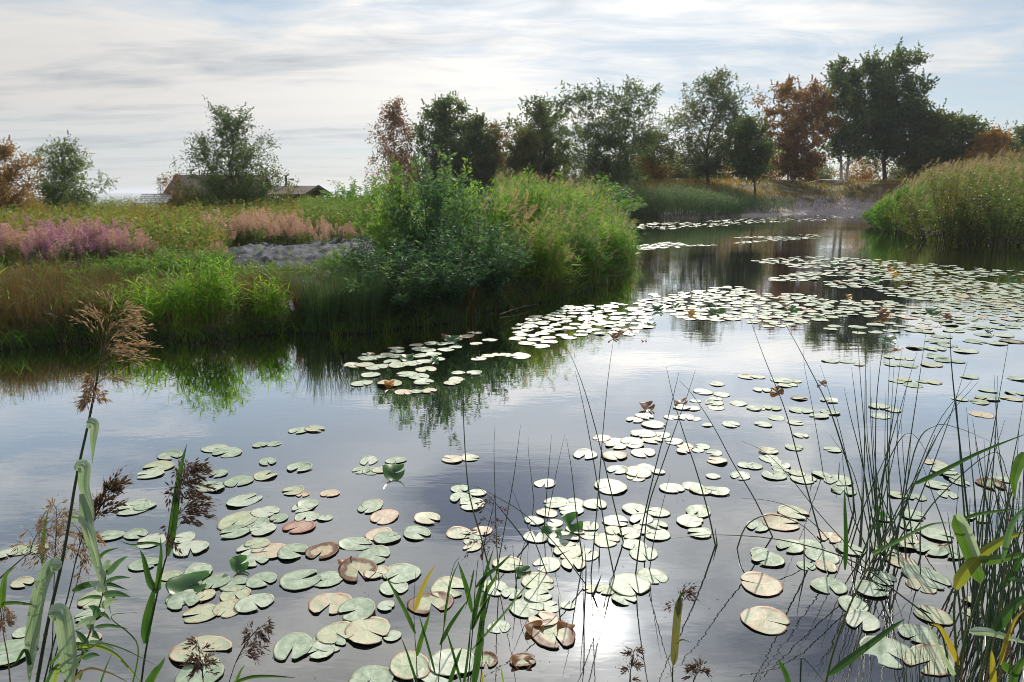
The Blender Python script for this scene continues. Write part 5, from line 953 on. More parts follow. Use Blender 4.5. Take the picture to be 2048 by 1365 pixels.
# ---------------------------------------------------------------- rush stalks standing in the water
def catpath(pts, n, Y=None, lean=0):
    b = at(*pts[0]); Y = b[1] if Y is None else Y; out = [b]
    for i, p in enumerate(pts[1:]): out.append(dep(p[0], p[1], Y+lean*(i+1)))
    return curve(out, n)
def rush_mb(pts, r=.0028, lean=0, n=22, mb=None, tint=None):
    mb = mb or MB(); C = catpath(pts, n, None, lean); C = np.vstack([C[:1]-(C[1]-C[0])*.6, C]); t = np.linspace(0, 1, len(C))
    rr = r*1.2*(1-.82*t**1.3); tubes(mb, C[None], rr[None], 6, [g.uniform() if tint is None else tint]); return mb
STALKS = [
 ('tallest single rush stem left of centre, rising in front of the long raft', .0034, [(985,1168),(965,1085),(938,985),(928,860),(927,780),(925,690)]),
 ('straight thin rush stem right next to the tallest single one', .0024, [(998,1168),(993,1080),(990,985),(988,900),(990,850)]),
 ('rush stem leaning slightly right, just right of the tallest single one', .0024, [(992,1150),(1005,1080),(1025,970),(1035,900),(1041,850)]),
 ('short upright rush stem ending in mid water left of the lone notched pad', .002, [(1068,1004),(1062,950),(1057,905),(1056,868)]),
 ('upright rush stem passing the left side of the lone notched pad', .0025, [(1088,1062),(1094,980),(1099,920),(1103,870)]),
 ('rush stem leaning right across the lone notched pad', .002, [(1094,1045),(1106,980),(1118,920),(1130,868)]),
 ('rush stem rising behind the raised green leaf', .003, [(1166,1125),(1153,1030),(1143,940),(1133,878)]),
 ('long curved rush stem with its tip leaning far left, above the central raft', .0032, [(1247,1086),(1226,1000),(1202,900),(1175,800),(1150,730),(1127,684)]),
 ('rush stem crossing the long curved one from lower right to upper left', .003, [(1229,1156),(1212,1070),(1195,970),(1178,870),(1162,790),(1150,742)]),
 ('nearly vertical rush stem whose tip reaches the crowded raft', .0026, [(1182,1150),(1192,1040),(1200,940),(1208,840),(1217,750),(1228,672)]),
 ('left one of two rushes that rise together right of the big raft and lean right', .003, [(1271,1150),(1283,1060),(1305,960),(1330,860),(1346,795),(1358,745)]),
 ('right one of two rushes that rise together right of the big raft and lean right', .003, [(1288,1086),(1298,1010),(1325,930),(1353,850),(1375,790),(1391,740)]),
 ('rush stem leaning left over the narrow raft, crossing the pair', .0034, [(1431,1092),(1415,1020),(1392,940),(1365,860),(1345,790),(1333,735)]),
 ('rush stem leaning far left from beside the arching stem', .003, [(1545,1074),(1510,1000),(1468,930),(1425,850),(1385,790),(1359,762)]),
 ('short rush stem right of the pair, tip in the gap above the big raft', .0022, [(1299,1140),(1308,1080),(1325,1010),(1340,948)]),
 ('bent stem lying low from the upper left to the big raft', .0022, [(1172,1170),(1110,1088),(1050,1030),(1000,998),(940,970),(862,967)]),
 ('short straight rush slanting from upper left into the water left of the raised leaf', .003, [(1056,1088),(1020,1042),(985,1000),(955,973)]),
 ('slanting thin stem left of the raised green leaf', .0024, [(1094,1148),(1070,1085),(1045,1030),(1017,960)]),
 ('long rush leaning far left over bright water, left of the dense clump', .0034, [(1643,1082),(1620,1000),(1597,920),(1570,820),(1530,720),(1495,625)]),
 ('thick long rush leaning left, nearest to the dense clump', .0044, [(1708,1022),(1703,960),(1680,880),(1655,810),(1610,720),(1565,638)]),
 ('very thin upright rush between the two long leaning ones', .002, [(1646,946),(1636,880),(1622,800),(1610,740),(1605,684)]),
 ('thin rush tip left of the dense clump leaning left', .0024, [(1712,1040),(1702,960),(1680,860),(1660,790),(1640,730)]),
 ('arching stem that rises from dark water and bends over to the right', .0028, [(1474,1098),(1490,1056),(1520,1034),(1558,1032),(1610,1055),(1660,1110),(1705,1160),(1735,1190)]),
 ('thin slanting stem from the upper left down to the dense clump', .0024, [(1755,1150),(1700,1095),(1640,1030),(1580,955),(1530,905),(1482,882)]),
 ('thin stem arcing low left of the dense clump', .0022, [(1770,1180),(1700,1130),(1640,1060),(1590,1020),(1540,1002),(1482,997)]),
 ('short broken stub beside the trio of pads', .003, [(1434,1090),(1432,1072),(1430,1055)]),
 ('short dark stub standing left of the big raft', .0028, [(1034,1185),(1030,1140),(1025,1090)]),
 ('broken stub in front of the big raft', .0036, [(1198,1118),(1199,1105),(1199,1090)]),
 ('thick dark broken stub pointing up right above the sun glint', .0045, [(1186,1192),(1196,1168),(1203,1150)]),
 ('upright dark stub left of the sun glint', .003, [(1121,1245),(1118,1215),(1116,1188)]),
 ('vertical stub on dark water right of the arching stem base', .0028, [(1609,1150),(1608,1100),(1609,1052)]),
 ('short vertical stub standing left of the thick leaning rush', .003, [(1625,962),(1624,948),(1624,937)]),
 ('short leaning stub just right of the vertical one', .003, [(1677,960),(1678,940),(1680,922)]),
 ('thin stem standing right of the sun glint raft', .002, [(1168,1240),(1166,1180),(1165,1120)]),
 ('dark stem standing in the sun glint', .003, [(1168,1240),(1172,1140),(1168,1085)]),
 ('long stem leaning left at the left of the big raft', .002, [(1030,1180),(1045,1100),(1062,1060)]),
 ('upright thin rush in front of the dense clump', .0022, [(1841,1150),(1840,1110),(1842,1050),(1843,985)]),
 ('short dark stub between the rush clumps', .0035, [(1841,1115),(1840,1075),(1840,1040)]),
]
for lb, r, pts in STALKS: tag(obj('club_rush', rush_mb(pts, r), M['rush_stem']), lb, 'rush', 'single rush stems standing in the water')
def clump(label, px, py, stems):
    b = at(px, py); r = thing('rush_clump', label, 'rush', (0,0,0)); r.location = b.tolist()
    for s in stems:
        rr = .0028
        if isinstance(s[0], float): rr, s = s[0], s[1:]
        m = rush_mb(s, rr); 
        for a in m.v: a -= b.astype(np.float32)
        obj('stem', m, M['rush_stem'], r)
    return r
D1 = [[(1752,1080),(1725,930),(1700,830),(1688,775)],[(1742,1062),(1725,920),(1711,800),(1703,735)],[(1762,1092),(1740,960),(1724,800),(1714,655)],[(1722,1090),(1728,950),(1730,800),(1732,665)],[(1765,1100),(1752,1000),(1742,850),(1740,720)],[(1772,1120),(1760,1000),(1748,900),(1743,795)],
 [(1760,1112),(1752,980),(1752,830),(1762,720),(1786,612)],[(1790,1102),(1778,980),(1775,850),(1781,680)],[(1782,1060),(1778,950),(1782,840),(1788,728)],[(1747,1112),(1768,950),(1788,820),(1803,703)],[(1740,1082),(1770,930),(1800,820),(1834,705)],[(1792,1100),(1815,920),(1834,790),(1852,665)],[(1720,1120),(1762,1010),(1790,900),(1816,760)],
 [(1745,1132),(1788,1070),(1832,950),(1880,840),(1945,760)],[(1755,1152),(1805,1030),(1850,920),(1900,830),(1956,764)],[(1741,1160),(1810,1060),(1858,950),(1898,840),(1935,724)],[(1768,1110),(1775,1000),(1770,900),(1772,780)],[(1757,1100),(1748,980),(1735,880),(1733,760)],[.004,(1762,1130),(1756,1040),(1752,950),(1750,880)],[(1812,1120),(1806,1010),(1795,900),(1796,800)],
 [(1800,1095),(1770,1010),(1745,950),(1738,880)],[(1735,1100),(1705,1030),(1690,960),(1683,895)],[(1776,1130),(1800,1040),(1815,960),(1822,880)],[(1760,1090),(1800,1010),(1840,940),(1872,880)],[(1798,1130),(1792,1060),(1775,980),(1768,890)],[(1770,1060),(1765,960),(1800,880),(1830,872),(1870,935)],[(1730,1140),(1738,1060),(1745,1000),(1742,930)],[.0036,(1720,1082),(1722,1040),(1724,985),(1724,900)],
 [.004,(1776,1140),(1786,1080),(1792,1020)],[(1792,1085),(1830,900),(1870,852),(1920,858),(1985,885)],[(1815,1075),(1808,1030),(1800,980)],[(1700,1100),(1722,1030),(1750,960),(1775,900),(1792,800)],[(1826,1092),(1818,1020),(1808,930),(1802,840)],[(1750,1120),(1722,1000),(1700,930),(1660,870)]]
clump('dense dark rush clump standing in the water at the right centre', 1765, 1100, D1)
D2 = [[.0042,(1945,1110),(1930,980),(1913,830),(1903,730),(1900,665)],[.004,(1935,1100),(1925,980),(1918,880),(1912,790)],[(1960,1160),(1972,960),(1992,830),(2018,680)],[(2020,1120),(2010,990),(1996,880),(1988,748)],[(1966,1152),(1985,950),(1992,850),(1995,752)],[(1960,1150),(1950,1000),(1940,900),(1933,815)],[(1985,1125),(1970,980),(1955,900),(1945,838)],
 [(2008,1100),(2020,960),(2036,870),(2050,780)],[(2040,1105),(2020,1010),(2000,930),(1986,858)],[(1955,1080),(1962,1010),(1985,920),(2010,840)],[(2050,1150),(2046,1000),(2052,880),(2060,800)],[(1990,1180),(1984,1060),(1962,960),(1950,880)],[(2030,1160),(2026,1040),(2032,950),(2038,860)],[(1975,1200),(1995,1090),(2015,1000),(2045,920)],[(2000,1200),(2010,1080),(1990,980),(1975,900)],
 [(1915,1160),(1890,1060),(1862,980),(1845,930)],[(2060,1200),(2030,1080),(2005,1000),(1980,950)],[(1950,1220),(1966,1100),(1990,1010),(2012,940)],[(2035,1220),(2040,1120),(2030,1050),(2040,960)],[(1930,1200),(1920,1120),(1912,1050),(1918,960)],[(1946,1190),(1962,1060),(1970,960),(1968,880)],[(2015,1230),(2000,1120),(1996,1030),(2006,950)]]
clump('tall sparse rush clump at the right edge of the picture', 1985, 1150, D2)
g = np.random.default_rng(15); D3 = []
for i in range(46):
    bx = g.uniform(1925, 2070); by = g.uniform(1190, 1345); tx = bx+g.normal()*38+10; ty = by-g.uniform(120, 300); D3.append([.0022+.0018*g.uniform(), (bx, by), (bx+(tx-bx)*.3+g.normal()*4, by+(ty-by)*.35), (bx+(tx-bx)*.65, by+(ty-by)*.7), (tx, ty)])
clump('thick tangle of dark rush stems in the lower right corner', 2000, 1270, D3)
D4 = []
for i in range(26):
    bx = g.uniform(1800, 1905); tx = bx+g.normal()*14-12; D4.append([.0011, (bx, 1392+g.uniform(-8, 8)), (bx-3, 1340), (tx, 1240+g.uniform(0, 70))])
clump('fine thin brownish rush tuft at the bottom edge, right of centre', 1850, 1390, D4)
tag(obj('club_rush', rush_mb([(1900,1370),(1880,1262),(1800,1190),(1700,1120),(1560,1080),(1430,1070),(1345,1077)], .0030), M['rush_stem']), 'very long green stem arching from the lower right almost level to the left', 'rush', None)
tag(obj('club_rush', rush_mb([(1828,1062),(1880,992),(1985,905),(2018,960),(2050,1050)], .0030), M['rush_stem']), 'sharply kinked dark stem with its bend above the right rushes', 'rush', None)
tag(obj('club_rush', rush_mb([(1600,1380),(1602,1330),(1604,1316),(1620,1330),(1656,1372)], .0026), M['rush_stem']), 'snapped stem folded over at the bottom edge, right of the sun glint', 'rush', None)
# ---------------------------------------------------------------- foreground plants on the near bank
def px3(pts, Y, n=16, dy=0):
    return curve([dep(x, y, Y+dy*i) for i, (x, y) in enumerate(pts)], n)
def foot(C, Y):
    """carry the stem down to the ground below the frame"""
    p = C[0]; gz_ = float(ground_z(p[0], p[1])[0]); gz_ = max(gz_, -.05)-.03
    if p[2] <= gz_: return C
    d = C[0]-C[1]; d = d/abs(d[2])*min(p[2]-gz_, .8); d[0] = np.clip(d[0], -.15, .15); d[1] = 0; q = p+d; q[2] = gz_
    return np.vstack([q[None], C])
def culm(pts, Y, r, mat, parent, name='stem', k=7, dy=0, root=True, taper=.6):
    C = px3(pts, Y, 22, dy); C = foot(C, Y) if root else C; mb = MB(); t = np.linspace(0, 1, len(C)); R_ = r*(1-taper*t)
    tubes(mb, C[None], R_[None], k, [.5]); 
    L = np.linspace(0, 1, 6)[1:-1]
    for u in L:
        j = int(u*(len(C)-2)); a = C[j]; d = unit(C[j+1]-C[j]); tubes(mb, np.array([[a-d*.004, a, a+d*.004]]), np.array([[R_[j]*.9, R_[j]*1.45, R_[j]*.9]]), k, [.8])
    return obj(name, mb, M[mat], parent)
def blade(pts, Y, wpx, mat, parent, name='leaf', fold=.18, prof='leaf', face=1.0, dy=0.0, n=20, tint=.5, twist=0, curl=0):
    if mat == 'leaf_back' and wpx > 20: wpx *= .82
    C = px3(pts, Y, n, dy); t = np.linspace(0, 1, n); w = wpx*Y/F
    if prof == 'leaf': W = w*np.minimum(1, t*5+.35)*(1-t**2.4)+.0005
    elif prof == 'taper': W = w*(1-t**1.6)+.0006
    elif prof == 'flat': W = w*np.minimum(1, np.minimum(t*9+.3, (1-t)*5+.05))
    T = unit(np.gradient(C, axis=0)); view = unit(C-np.array([0, 0, H])); s0 = unit(np.cross(T, view)); nrm = np.cross(s0, T)
    ang = (math.acos(face))+twist*t; S = s0*np.cos(ang)[:, None]+nrm*np.sin(ang)[:, None]
    mb = MB(); k = 15; u = np.linspace(-1, 1, k); N2 = np.cross(T, S)
    V = C[:, None, :]+S[:, None, :]*(W[:, None]*.5*u[None])[..., None]+N2[:, None, :]*((W[:, None]*fold*(1-np.abs(u[None])))+(curl*W[:, None]*np.sin(u*5+t[:, None]*7)*.05))[..., None]
    i = (np.arange(n-1)[:, None]*k+np.arange(k-1)[None, :]).ravel(); mb.add(V, np.stack([i, i+1, i+1+k, i+k], 1), np.broadcast_to(tint+.18*np.abs(u)[None]-.1+.20*np.sin(u*21+w*900)[None]*np.sin(u*47)[None]+.10*np.sin(t*14+w*800)[:, None]-.25*(np.abs(u) < .08)[None]*(1), (n, k)).ravel())
    return obj(name, mb, M[mat], parent)
def panicle(axis, Y, parent, nb, bl, seed, mat='plume_dk', wind=(.5, 0, 0), dense=1.0, size=.011, up=.55, name='seed_head', dy=0):
    """branches leave the axis and droop with the wind; spikelets sit along their outer part"""
    g = np.random.default_rng(seed); C = px3(axis, Y, 30, dy); br, sp = MB(), MB(); Ls = np.linalg.norm(C[-1]-C[0]); wind = np.array(wind)
    tubes(br, C[None], np.linspace(.0016, .0006, 30)[None], 4, [.3])
    for b in range(nb):
        u = g.uniform(.0, .95)**.9; k = u*29; j = min(int(k), 28); p = C[j]+(C[j+1]-C[j])*(k-j); T = unit(C[j+1]-C[j]); a = g.uniform(0, TAU)
        out = unit(np.array([math.cos(a), math.sin(a)*.7, 0])); l = bl*(1-.62*u)*g.uniform(.55, 1.15)
        d0 = unit(T*up+out*.6+wind*.6); d1 = unit(T*.1+out*.45+wind*1.1+np.array([0, 0, -.25])); m = p+d0*l*.5; e = m+d1*l*.5
        B = curve([p, m, e], 10); tubes(br, B[None], np.linspace(.0007, .0003, 10)[None], 3, [.4])
        ns = int(11*dense*(.6+l/bl)); 
        for q in range(ns):
            v = g.uniform(.3, 1.0); kk = v*9; jj = min(int(kk), 8); P = B[jj]+(B[jj+1]-B[jj])*(kk-jj); TT = unit(B[jj+1]-B[jj]); tw = unit(TT+g.normal(size=3)*.26)
            P2 = P+tw*g.uniform(0, .012); ll = size*g.uniform(.8, 1.6)
            leaves(sp, np.array([P2, P2]), np.array([tw, tw]), ll, ll*(.27 if mat == 'plume_dk' else .22), np.clip(g.normal(.5, .25, 2), 0, 1), 0, g)
            if g.uniform() < .35: leaves(sp, (P2+tw*ll)[None], unit(tw+g.normal(size=3)*.3)[None], ll*.9, ll*.10, [.9], 0, g)
    s = obj(name, sp, M[mat], parent); obj('branchlets', br, M['straw' if mat == 'plume' else 'plume_dk'], s)
def T0(name, label, cat, px, Y, group=None):
    p = dep(px, 1365, Y); x = p[0]; return thing(name, label, cat, (0, 0, 0), 0, group)
# tall left reed ------------------------------------------------
r = T0('common_reed', 'tallest reed at the left with a ragged wind blown seed head and pale torn leaves', 'reed', 80, 1.75)
culm([(72,1378),(95,1250),(127,1110),(152,960),(176,850),(192,770),(206,690)], 1.75, .0052, 'stem_dark', r)
blade([(176,846),(188,850),(186,885),(184,930)], 1.74, 27, 'leaf_back', r, fold=.3, prof='taper', curl=1, tint=.45)
blade([(150,938),(168,932),(168,975),(182,1020),(184,1060)], 1.73, 30, 'leaf_back', r, fold=.3, prof='leaf', curl=1, tint=.5)
blade([(163,988),(175,1050),(186,1100),(206,1165),(222,1230)], 1.72, 28, 'leaf_back', r, fold=.35, prof='leaf', curl=1, tint=.3)
blade([(145,1035),(165,1040),(182,1070),(196,1120),(206,1185)], 1.71, 22, 'leaf_back', r, fold=.3, prof='taper', curl=1, tint=.6)
blade([(125,1128),(100,1135),(80,1180),(66,1260),(58,1370)], 1.69, 34, 'leaf_back', r, fold=.28, prof='flat', curl=1, tint=.4, n=26)
blade([(98,1228),(122,1228),(134,1290),(142,1385)], 1.66, 42, 'leaf_back', r, fold=.3, prof='flat', curl=1.4, tint=.5, n=26)
panicle([(190,790),(198,730),(214,670),(228,620)], 1.75, r, 36, .165, 31, 'plume', (1.5, 0, -.05), .95, .013, .6)
panicle([(188,805),(187,770),(190,745)], 1.75, r, 22, .035, 32, 'plume', (-.2, 0, -.4), 1.6, .012, .2, 'lower_seed_tuft')
panicle([(200,720),(206,670),(214,640),(222,615)], 1.76, r, 12, .10, 33, 'plume', (-.3, 0, .8), .8, .012, 1.0, 'upper_seed_tuft')
# second reed with upright blade ------------------------------------------------
r = T0('common_reed', 'reed with one upright bright green blade and a drooping brown panicle, right of the tallest', 'reed', 285, 1.8)
culm([(281,1378),(292,1300),(312,1200),(328,1130),(337,1100),(343,1050),(350,990)], 1.8, .0032, 'stem_dark', r)
blade([(335,1112),(343,1070),(350,1020),(356,970),(364,925),(374,888)], 1.79, 17, 'leaf_green', r, fold=.22, prof='leaf', tint=.45)
blade([(317,1182),(300,1165),(288,1120),(280,1100)], 1.79, 16, 'leaf_green', r, fold=.2, prof='taper', tint=.4)
blade([(315,1180),(319,1140),(322,1110),(321,1075)], 1.79, 12, 'leaf_green', r, fold=.2, prof='taper', tint=.5)
blade([(290,1287),(294,1240),(303,1200),(312,1165)], 1.79, 20, 'leaf_green', r, fold=.22, prof='leaf', tint=.45)
blade([(322,1090),(300,1086),(265,1090),(238,1082)], 1.79, 6, 'leaf_green', r, fold=.2, prof='taper', tint=.6)
panicle([(343,1085),(350,1040),(355,1000),(366,955),(378,925)], 1.8, r, 44, .12, 41, 'plume_dk', (.40, 0, -.1), 1.5, .014, .4)
# dark upright panicle and further left ones ------------------------------------------------
r = T0('common_reed', 'dark thin reed whose dark panicle points up right of the tallest reed', 'reed', 100, 1.9)
culm([(85,1378),(112,1270),(134,1200),(152,1120),(170,1060),(186,1030)], 1.9, .0028, 'stem_dark', r)
panicle([(184,1050),(196,1025),(212,995),(226,972)], 1.9, r, 24, .10, 42, 'plume_dk', (.5, 0, .4), 1.5, .015, 1.1)
blade([(186,1128),(210,1105),(238,1096)], 1.89, 9, 'leaf_green', r, prof='taper', tint=.5); blade([(145,1182),(175,1170),(215,1168),(255,1180)], 1.88, 14, 'leaf_green', r, prof='leaf', tint=.3)
r = T0('common_reed', 'slender reed with a pale brown spreading panicle at the left, leaning left', 'reed', 60, 1.85)
culm([(95,1378),(104,1300),(107,1200),(110,1110),(113,1040)], 1.85, .002, 'stem_dark', r)
panicle([(108,1130),(112,1080),(113,1030),(112,1012)], 1.85, r, 34, .10, 43, 'plume', (.15, 0, -.05), 1.1, .011, .5)
blade([(84,1128),(86,1085),(90,1050),(96,1022)], 1.84, 9, 'leaf_green', r, prof='leaf', tint=.9)
r = T0('common_reed', 'drooping pale brown panicle between the tallest reed and its right neighbour', 'reed', 160, 1.95)
culm([(92,1378),(120,1280),(150,1180),(170,1110),(176,1070)], 1.95, .0022, 'stem_dark', r)
panicle([(176,1090),(160,1065),(148,1050),(125,1038)], 1.95, r, 16, .10, 44, 'plume', (.0, 0, -.5), 1.2, .012, .2)
panicle([(136,1064),(160,1070),(172,1095),(158,1150)], 1.95, r, 18, .07, 45, 'plume', (.2, 0, -.6), 1.2, .012, .2, 'hanging_seed_head')
r = T0('common_reed', 'dark bent reed stem coming in from the left edge with a brown tuft', 'reed', 0, 1.8)
culm([(-40,1200),(0,1157),(30,1130),(62,1106),(85,1120)], 1.8, .0024, 'stem_dark', r, root=False)
culm([(-46,1400),(-42,1300),(-40,1200)], 1.8, .0026, 'stem_dark', r, 'lower_stem')
panicle([(60,1108),(66,1085),(80,1060),(100,1040)], 1.8, r, 16, .08, 46, 'plume', (-.1, 0, -.2), 1.1, .011, .6)
r = T0('common_reed', 'short reed cut by the left edge with a yellowish blade and a brown tuft', 'reed', 0, 1.6)
culm([(22,1385),(16,1320),(6,1262),(0,1200),(2,1180)], 1.6, .0018, 'straw', r)
blade([(2,1215),(6,1180),(12,1150),(34,1132)], 1.59, 14, 'leaf_green', r, prof='taper', tint=.9)
panicle([(4,1200),(6,1225),(8,1250)], 1.6, r, 20, .028, 47, 'plume', (.05, 0, -.3), 1.3, .009, .3)
blade([(4,1208),(30,1206),(60,1209),(66,1208)], 1.59, 8, 'leaf_green', r, prof='taper', tint=.8)
# narrow leaved herb ------------------------------------------------
r = T0('willow_sapling', 'leafy willow sapling with narrow grey green leaves, right of the pale torn leaves', 'sapling', 150, 1.72)
culm([(142,1385),(160,1320),(180,1265),(195,1225),(205,1190),(212,1150),(214,1130)], 1.72, .0028, 'bark', r)
g = np.random.default_rng(51)
for i, (x, y, ex, ey, w) in enumerate([(212,1140,222,1122,15),(214,1150,256,1112,13),(210,1165,262,1156,9),(207,1182,178,1165,17),(206,1190,262,1195,15),(205,1195,152,1204,8),(202,1215,236,1200,17),(198,1228,222,1242,9),(196,1235,176,1212,16),(192,1240,148,1256,18),(190,1255,256,1258,9),(185,1268,200,1280,15),
        (178,1285,232,1300,12),(172,1300,140,1290,14),(165,1318,200,1312,12),(160,1330,128,1352,16),(156,1345,160,1362,16),(176,1290,152,1262,12),(210,1155,192,1135,12),(150,1360,110,1340,14),(186,1262,160,1238,12)]):
    blade([(x,y),((x+ex)/2+g.normal()*3,(y+ey)/2-5),(ex,ey)], 1.71-.006*(i % 5), w, 'willow' if i % 3 else 'leaf_back', r, fold=.15, prof='leaf', n=10, tint=.3+.4*g.uniform())
# curved yellow-green blades low left
r = T0('grass_blades', 'tuft of arching yellow green blades at the bottom left', 'grass', 200, 1.7)
for pts, w, mt, ti in [([(100,1385),(130,1310),(175,1292),(225,1305),(265,1345),(292,1385)],10,'reed',.9),([(120,1385),(150,1330),(190,1290),(240,1296),(310,1330)],6,'leaf_green',.9),([(200,1370),(212,1335),(224,1308)],4,'leaf_green',.6),([(100,1330),(125,1300),(140,1270),(166,1255)],7,'leaf_green',.7),
        ([(85,1385),(110,1335),(150,1315),(185,1300)],7,'leaf_green',.5),([(60,1330),(50,1300),(30,1328),(8,1332)],8,'leaf_green',.4),([(296,1370),(310,1345),(322,1330),(330,1315)],18,'leaf_green',.55),([(262,1385),(275,1290),(222,1235),(275,1225)],3,'leaf_green',.6),([(130,1385),(170,1340),(215,1345),(262,1368)],6,'straw',.6)]:
    blade(pts, 1.68, w, mt, r, prof='taper', tint=ti)
# panicles at bottom
def small_reed(label, culmpts, axis, seed, Y=1.7, nb=24, bl=.07, wind=(.1, 0, 0), mat='plume_dk', r_=.0014, bl_=None, up=.7, dense=1.1, size=.011):
    r = T0('common_reed', label, 'reed', 0, Y); culm(culmpts, Y, r_, 'stem_dark', r); panicle(axis, Y, r, nb, bl, seed, mat, wind, dense, size, up)
    for b in (bl_ or []): blade(*b[:1], Y-.01, b[1], b[2], r, prof=b[3], tint=b[4])
    return r
small_reed('small dark upright panicle at the bottom edge, left', [(407,1385),(406,1355),(404,1320)], [(406,1360),(402,1325),(395,1280)], 61, 1.6, 22, .055, (-.05,0,.1), up=1.0)
small_reed('loose brown panicle leaning right at the bottom edge, right of the small dark one', [(452,1385),(468,1335),(478,1310)], [(472,1325),(490,1290),(512,1262),(530,1250)], 62, 1.65, 24, .065, (.25,0,-.15), 'plume_dk', bl_=[([(455,1372),(500,1355),(545,1353),(592,1356)],7,'leaf_green','leaf',.6),([(470,1372),(480,1345),(490,1330)],7,'leaf_green','taper',.9)])
small_reed('reed shoot with a folded green sheath rising right of the sun glint', [(1344,1385),(1346,1330),(1352,1290)], [(1356,1225),(1362,1195),(1372,1172)], 63, 1.75, 9, .05, (.25,0,.05), 'plume_dk', .0022, [([(1347,1330),(1350,1290),(1353,1250),(1357,1215),(1362,1190)],17,'rush_green','flat',.9),([(1356,1230),(1358,1205),(1362,1185)],10,'leaf_green','leaf',.6),([(1352,1286),(1366,1280),(1382,1286)],4,'rush_green','taper',.7)])
small_reed('tiny dark seed head at the bottom edge below the sun glint', [(1258,1390),(1262,1350)], [(1259,1368),(1262,1335),(1269,1298)], 64, 1.7, 16, .035, (.05,0,.1), up=1.0, size=.010)
small_reed('small dark seed head at the bottom edge, right of the folded sheath', [(1380,1390),(1388,1362)], [(1386,1366),(1394,1348),(1402,1336)], 65, 1.7, 14, .045, (.1,0,.1), up=.9)
small_reed('thin wiry dark panicle hanging over the pads left of the big raft', [(960,1385),(968,1250),(966,1130),(962,1090)], [(964,1120),(972,1070),(985,1020),(990,985)], 66, 1.9, 20, .10, (-.15,0,-.15), 'plume_dk', .0016, dense=.7, up=.5)
# green shoots at the bottom centre ------------------------------------------------
r = T0('reed_shoot', 'young reed shoot with one yellow blade at the bottom, left of centre', 'reed', 835, 1.75)
culm([(834,1385),(833,1320),(829,1260),(828,1200),(832,1140)], 1.75, .0014, 'stem_dark', r)
for pts, w, mt, ti in [([(831,1268),(812,1225),(790,1185),(768,1148)],9,'leaf_green',.6),([(830,1222),(840,1190),(855,1155),(873,1128)],10,'leaf_yellow',.5),([(834,1312),(842,1280),(852,1250),(860,1225)],11,'leaf_green',.7),([(871,1350),(858,1300),(845,1255),(838,1230)],5,'leaf_green',.2),([(834,1365),(822,1330),(812,1300),(802,1275)],5,'leaf_green',.2)]: blade(pts, 1.74, w, mt, r, prof='leaf', tint=ti)
r = T0('reed_shoot', 'reed shoot with long dark green blades leaning right at the bottom centre', 'reed', 880, 1.8)
culm([(876,1385),(880,1320),(888,1250),(896,1180),(908,1130),(920,1115)], 1.8, .0015, 'stem_dark', r)
for pts, w, mt, ti in [([(880,1290),(898,1255),(918,1225),(936,1200)],9,'leaf_green',.1),([(944,1225),(934,1180),(925,1150),(916,1124)],11,'leaf_green',.6),([(888,1255),(893,1210),(903,1160),(918,1124)],5,'leaf_green',.4),([(922,1365),(910,1320),(900,1285),(892,1260)],6,'leaf_green',.1),([(895,1385),(906,1345),(918,1310),(924,1296)],9,'leaf_green',.3)]: blade(pts, 1.79, w, mt, r, prof='leaf', tint=ti)
r = T0('reed_shoot', 'cluster of broad upright green blades at the bottom centre', 'reed', 945, 1.7)
culm([(934,1385),(940,1320),(946,1250),(950,1180),(956,1120)], 1.7, .002, 'leaf_green', r)
for pts, w, mt, ti in [([(945,1385),(955,1320),(962,1260),(970,1200),(975,1160)],16,'leaf_green',.3),([(944,1260),(955,1200),(970,1150),(988,1095)],11,'leaf_green',.2),([(952,1175),(975,1150),(1000,1130),(1022,1108)],9,'leaf_green',.1),([(960,1215),(975,1180),(988,1160),(998,1140)],9,'leaf_green',.8),([(946,1258),(960,1225),(975,1200),(990,1175)],6,'leaf_green',.1),([(944,1300),(975,1265),(1010,1225),(1050,1175),(1095,1130)],5,'willow',.6),
        ([(948,1140),(940,1180),(930,1220)],4,'leaf_green',.3),([(925,1385),(932,1340),(938,1290),(942,1240)],6,'leaf_green',.2),([(963,1385),(965,1360),(964,1340)],5,'leaf_yellow',.4)]: blade(pts, 1.69, w, mt, r, prof='leaf', tint=ti)
r = T0('grass_blades', 'few short blades cut off by the bottom edge, right of centre', 'grass', 1560, 1.7)
for pts, w, mt, ti in [([(1582,1385),(1572,1350),(1562,1330),(1555,1318)],12,'leaf_green',.4),([(1010,1385),(1004,1350),(1001,1330)],4,'reed',.7),([(1655,1352),(1700,1318),(1745,1285),(1785,1255),(1810,1238)],15,'leaf_green',.3)]: blade(pts, 1.68, w, mt, r, prof='leaf', tint=ti)
# right reeds ------------------------------------------------
RR = 'broad leaved reeds in the lower right corner'
r = T0('common_reed', 'long green culm leaning right from the bottom edge across the dense rushes', 'reed', 1650, 1.8, RR)
culm([(1648,1385),(1665,1310),(1700,1210),(1745,1120),(1790,1040),(1830,965),(1870,870)], 1.8, .0034, 'rush_green', r, taper=.75)
blade([(1745,1108),(1800,1080),(1860,1050),(1905,1046)], 1.79, 8, 'willow', r, prof='taper', tint=.7)
blade([(1825,970),(1880,945),(1960,905),(2060,865)], 1.79, 9, 'leaf_green', r, prof='leaf', tint=.4); blade([(1905,1048),(1950,1030),(2000,1022),(2040,1018)], 1.79, 7, 'leaf_green', r, prof='leaf', tint=.6)
blade([(1690,1140),(1692,1080),(1690,1020),(1689,975)], 1.79, 9, 'leaf_green', r, prof='leaf', tint=.1)
r = T0('common_reed', 'reed with a broad pale blade folded over at the top and a yellowing leaf, right', 'reed', 1915, 1.65, RR)
culm([(1912,1385),(1912,1300),(1908,1230),(1911,1180),(1910,1178)], 1.65, .0042, 'rush_green', r)
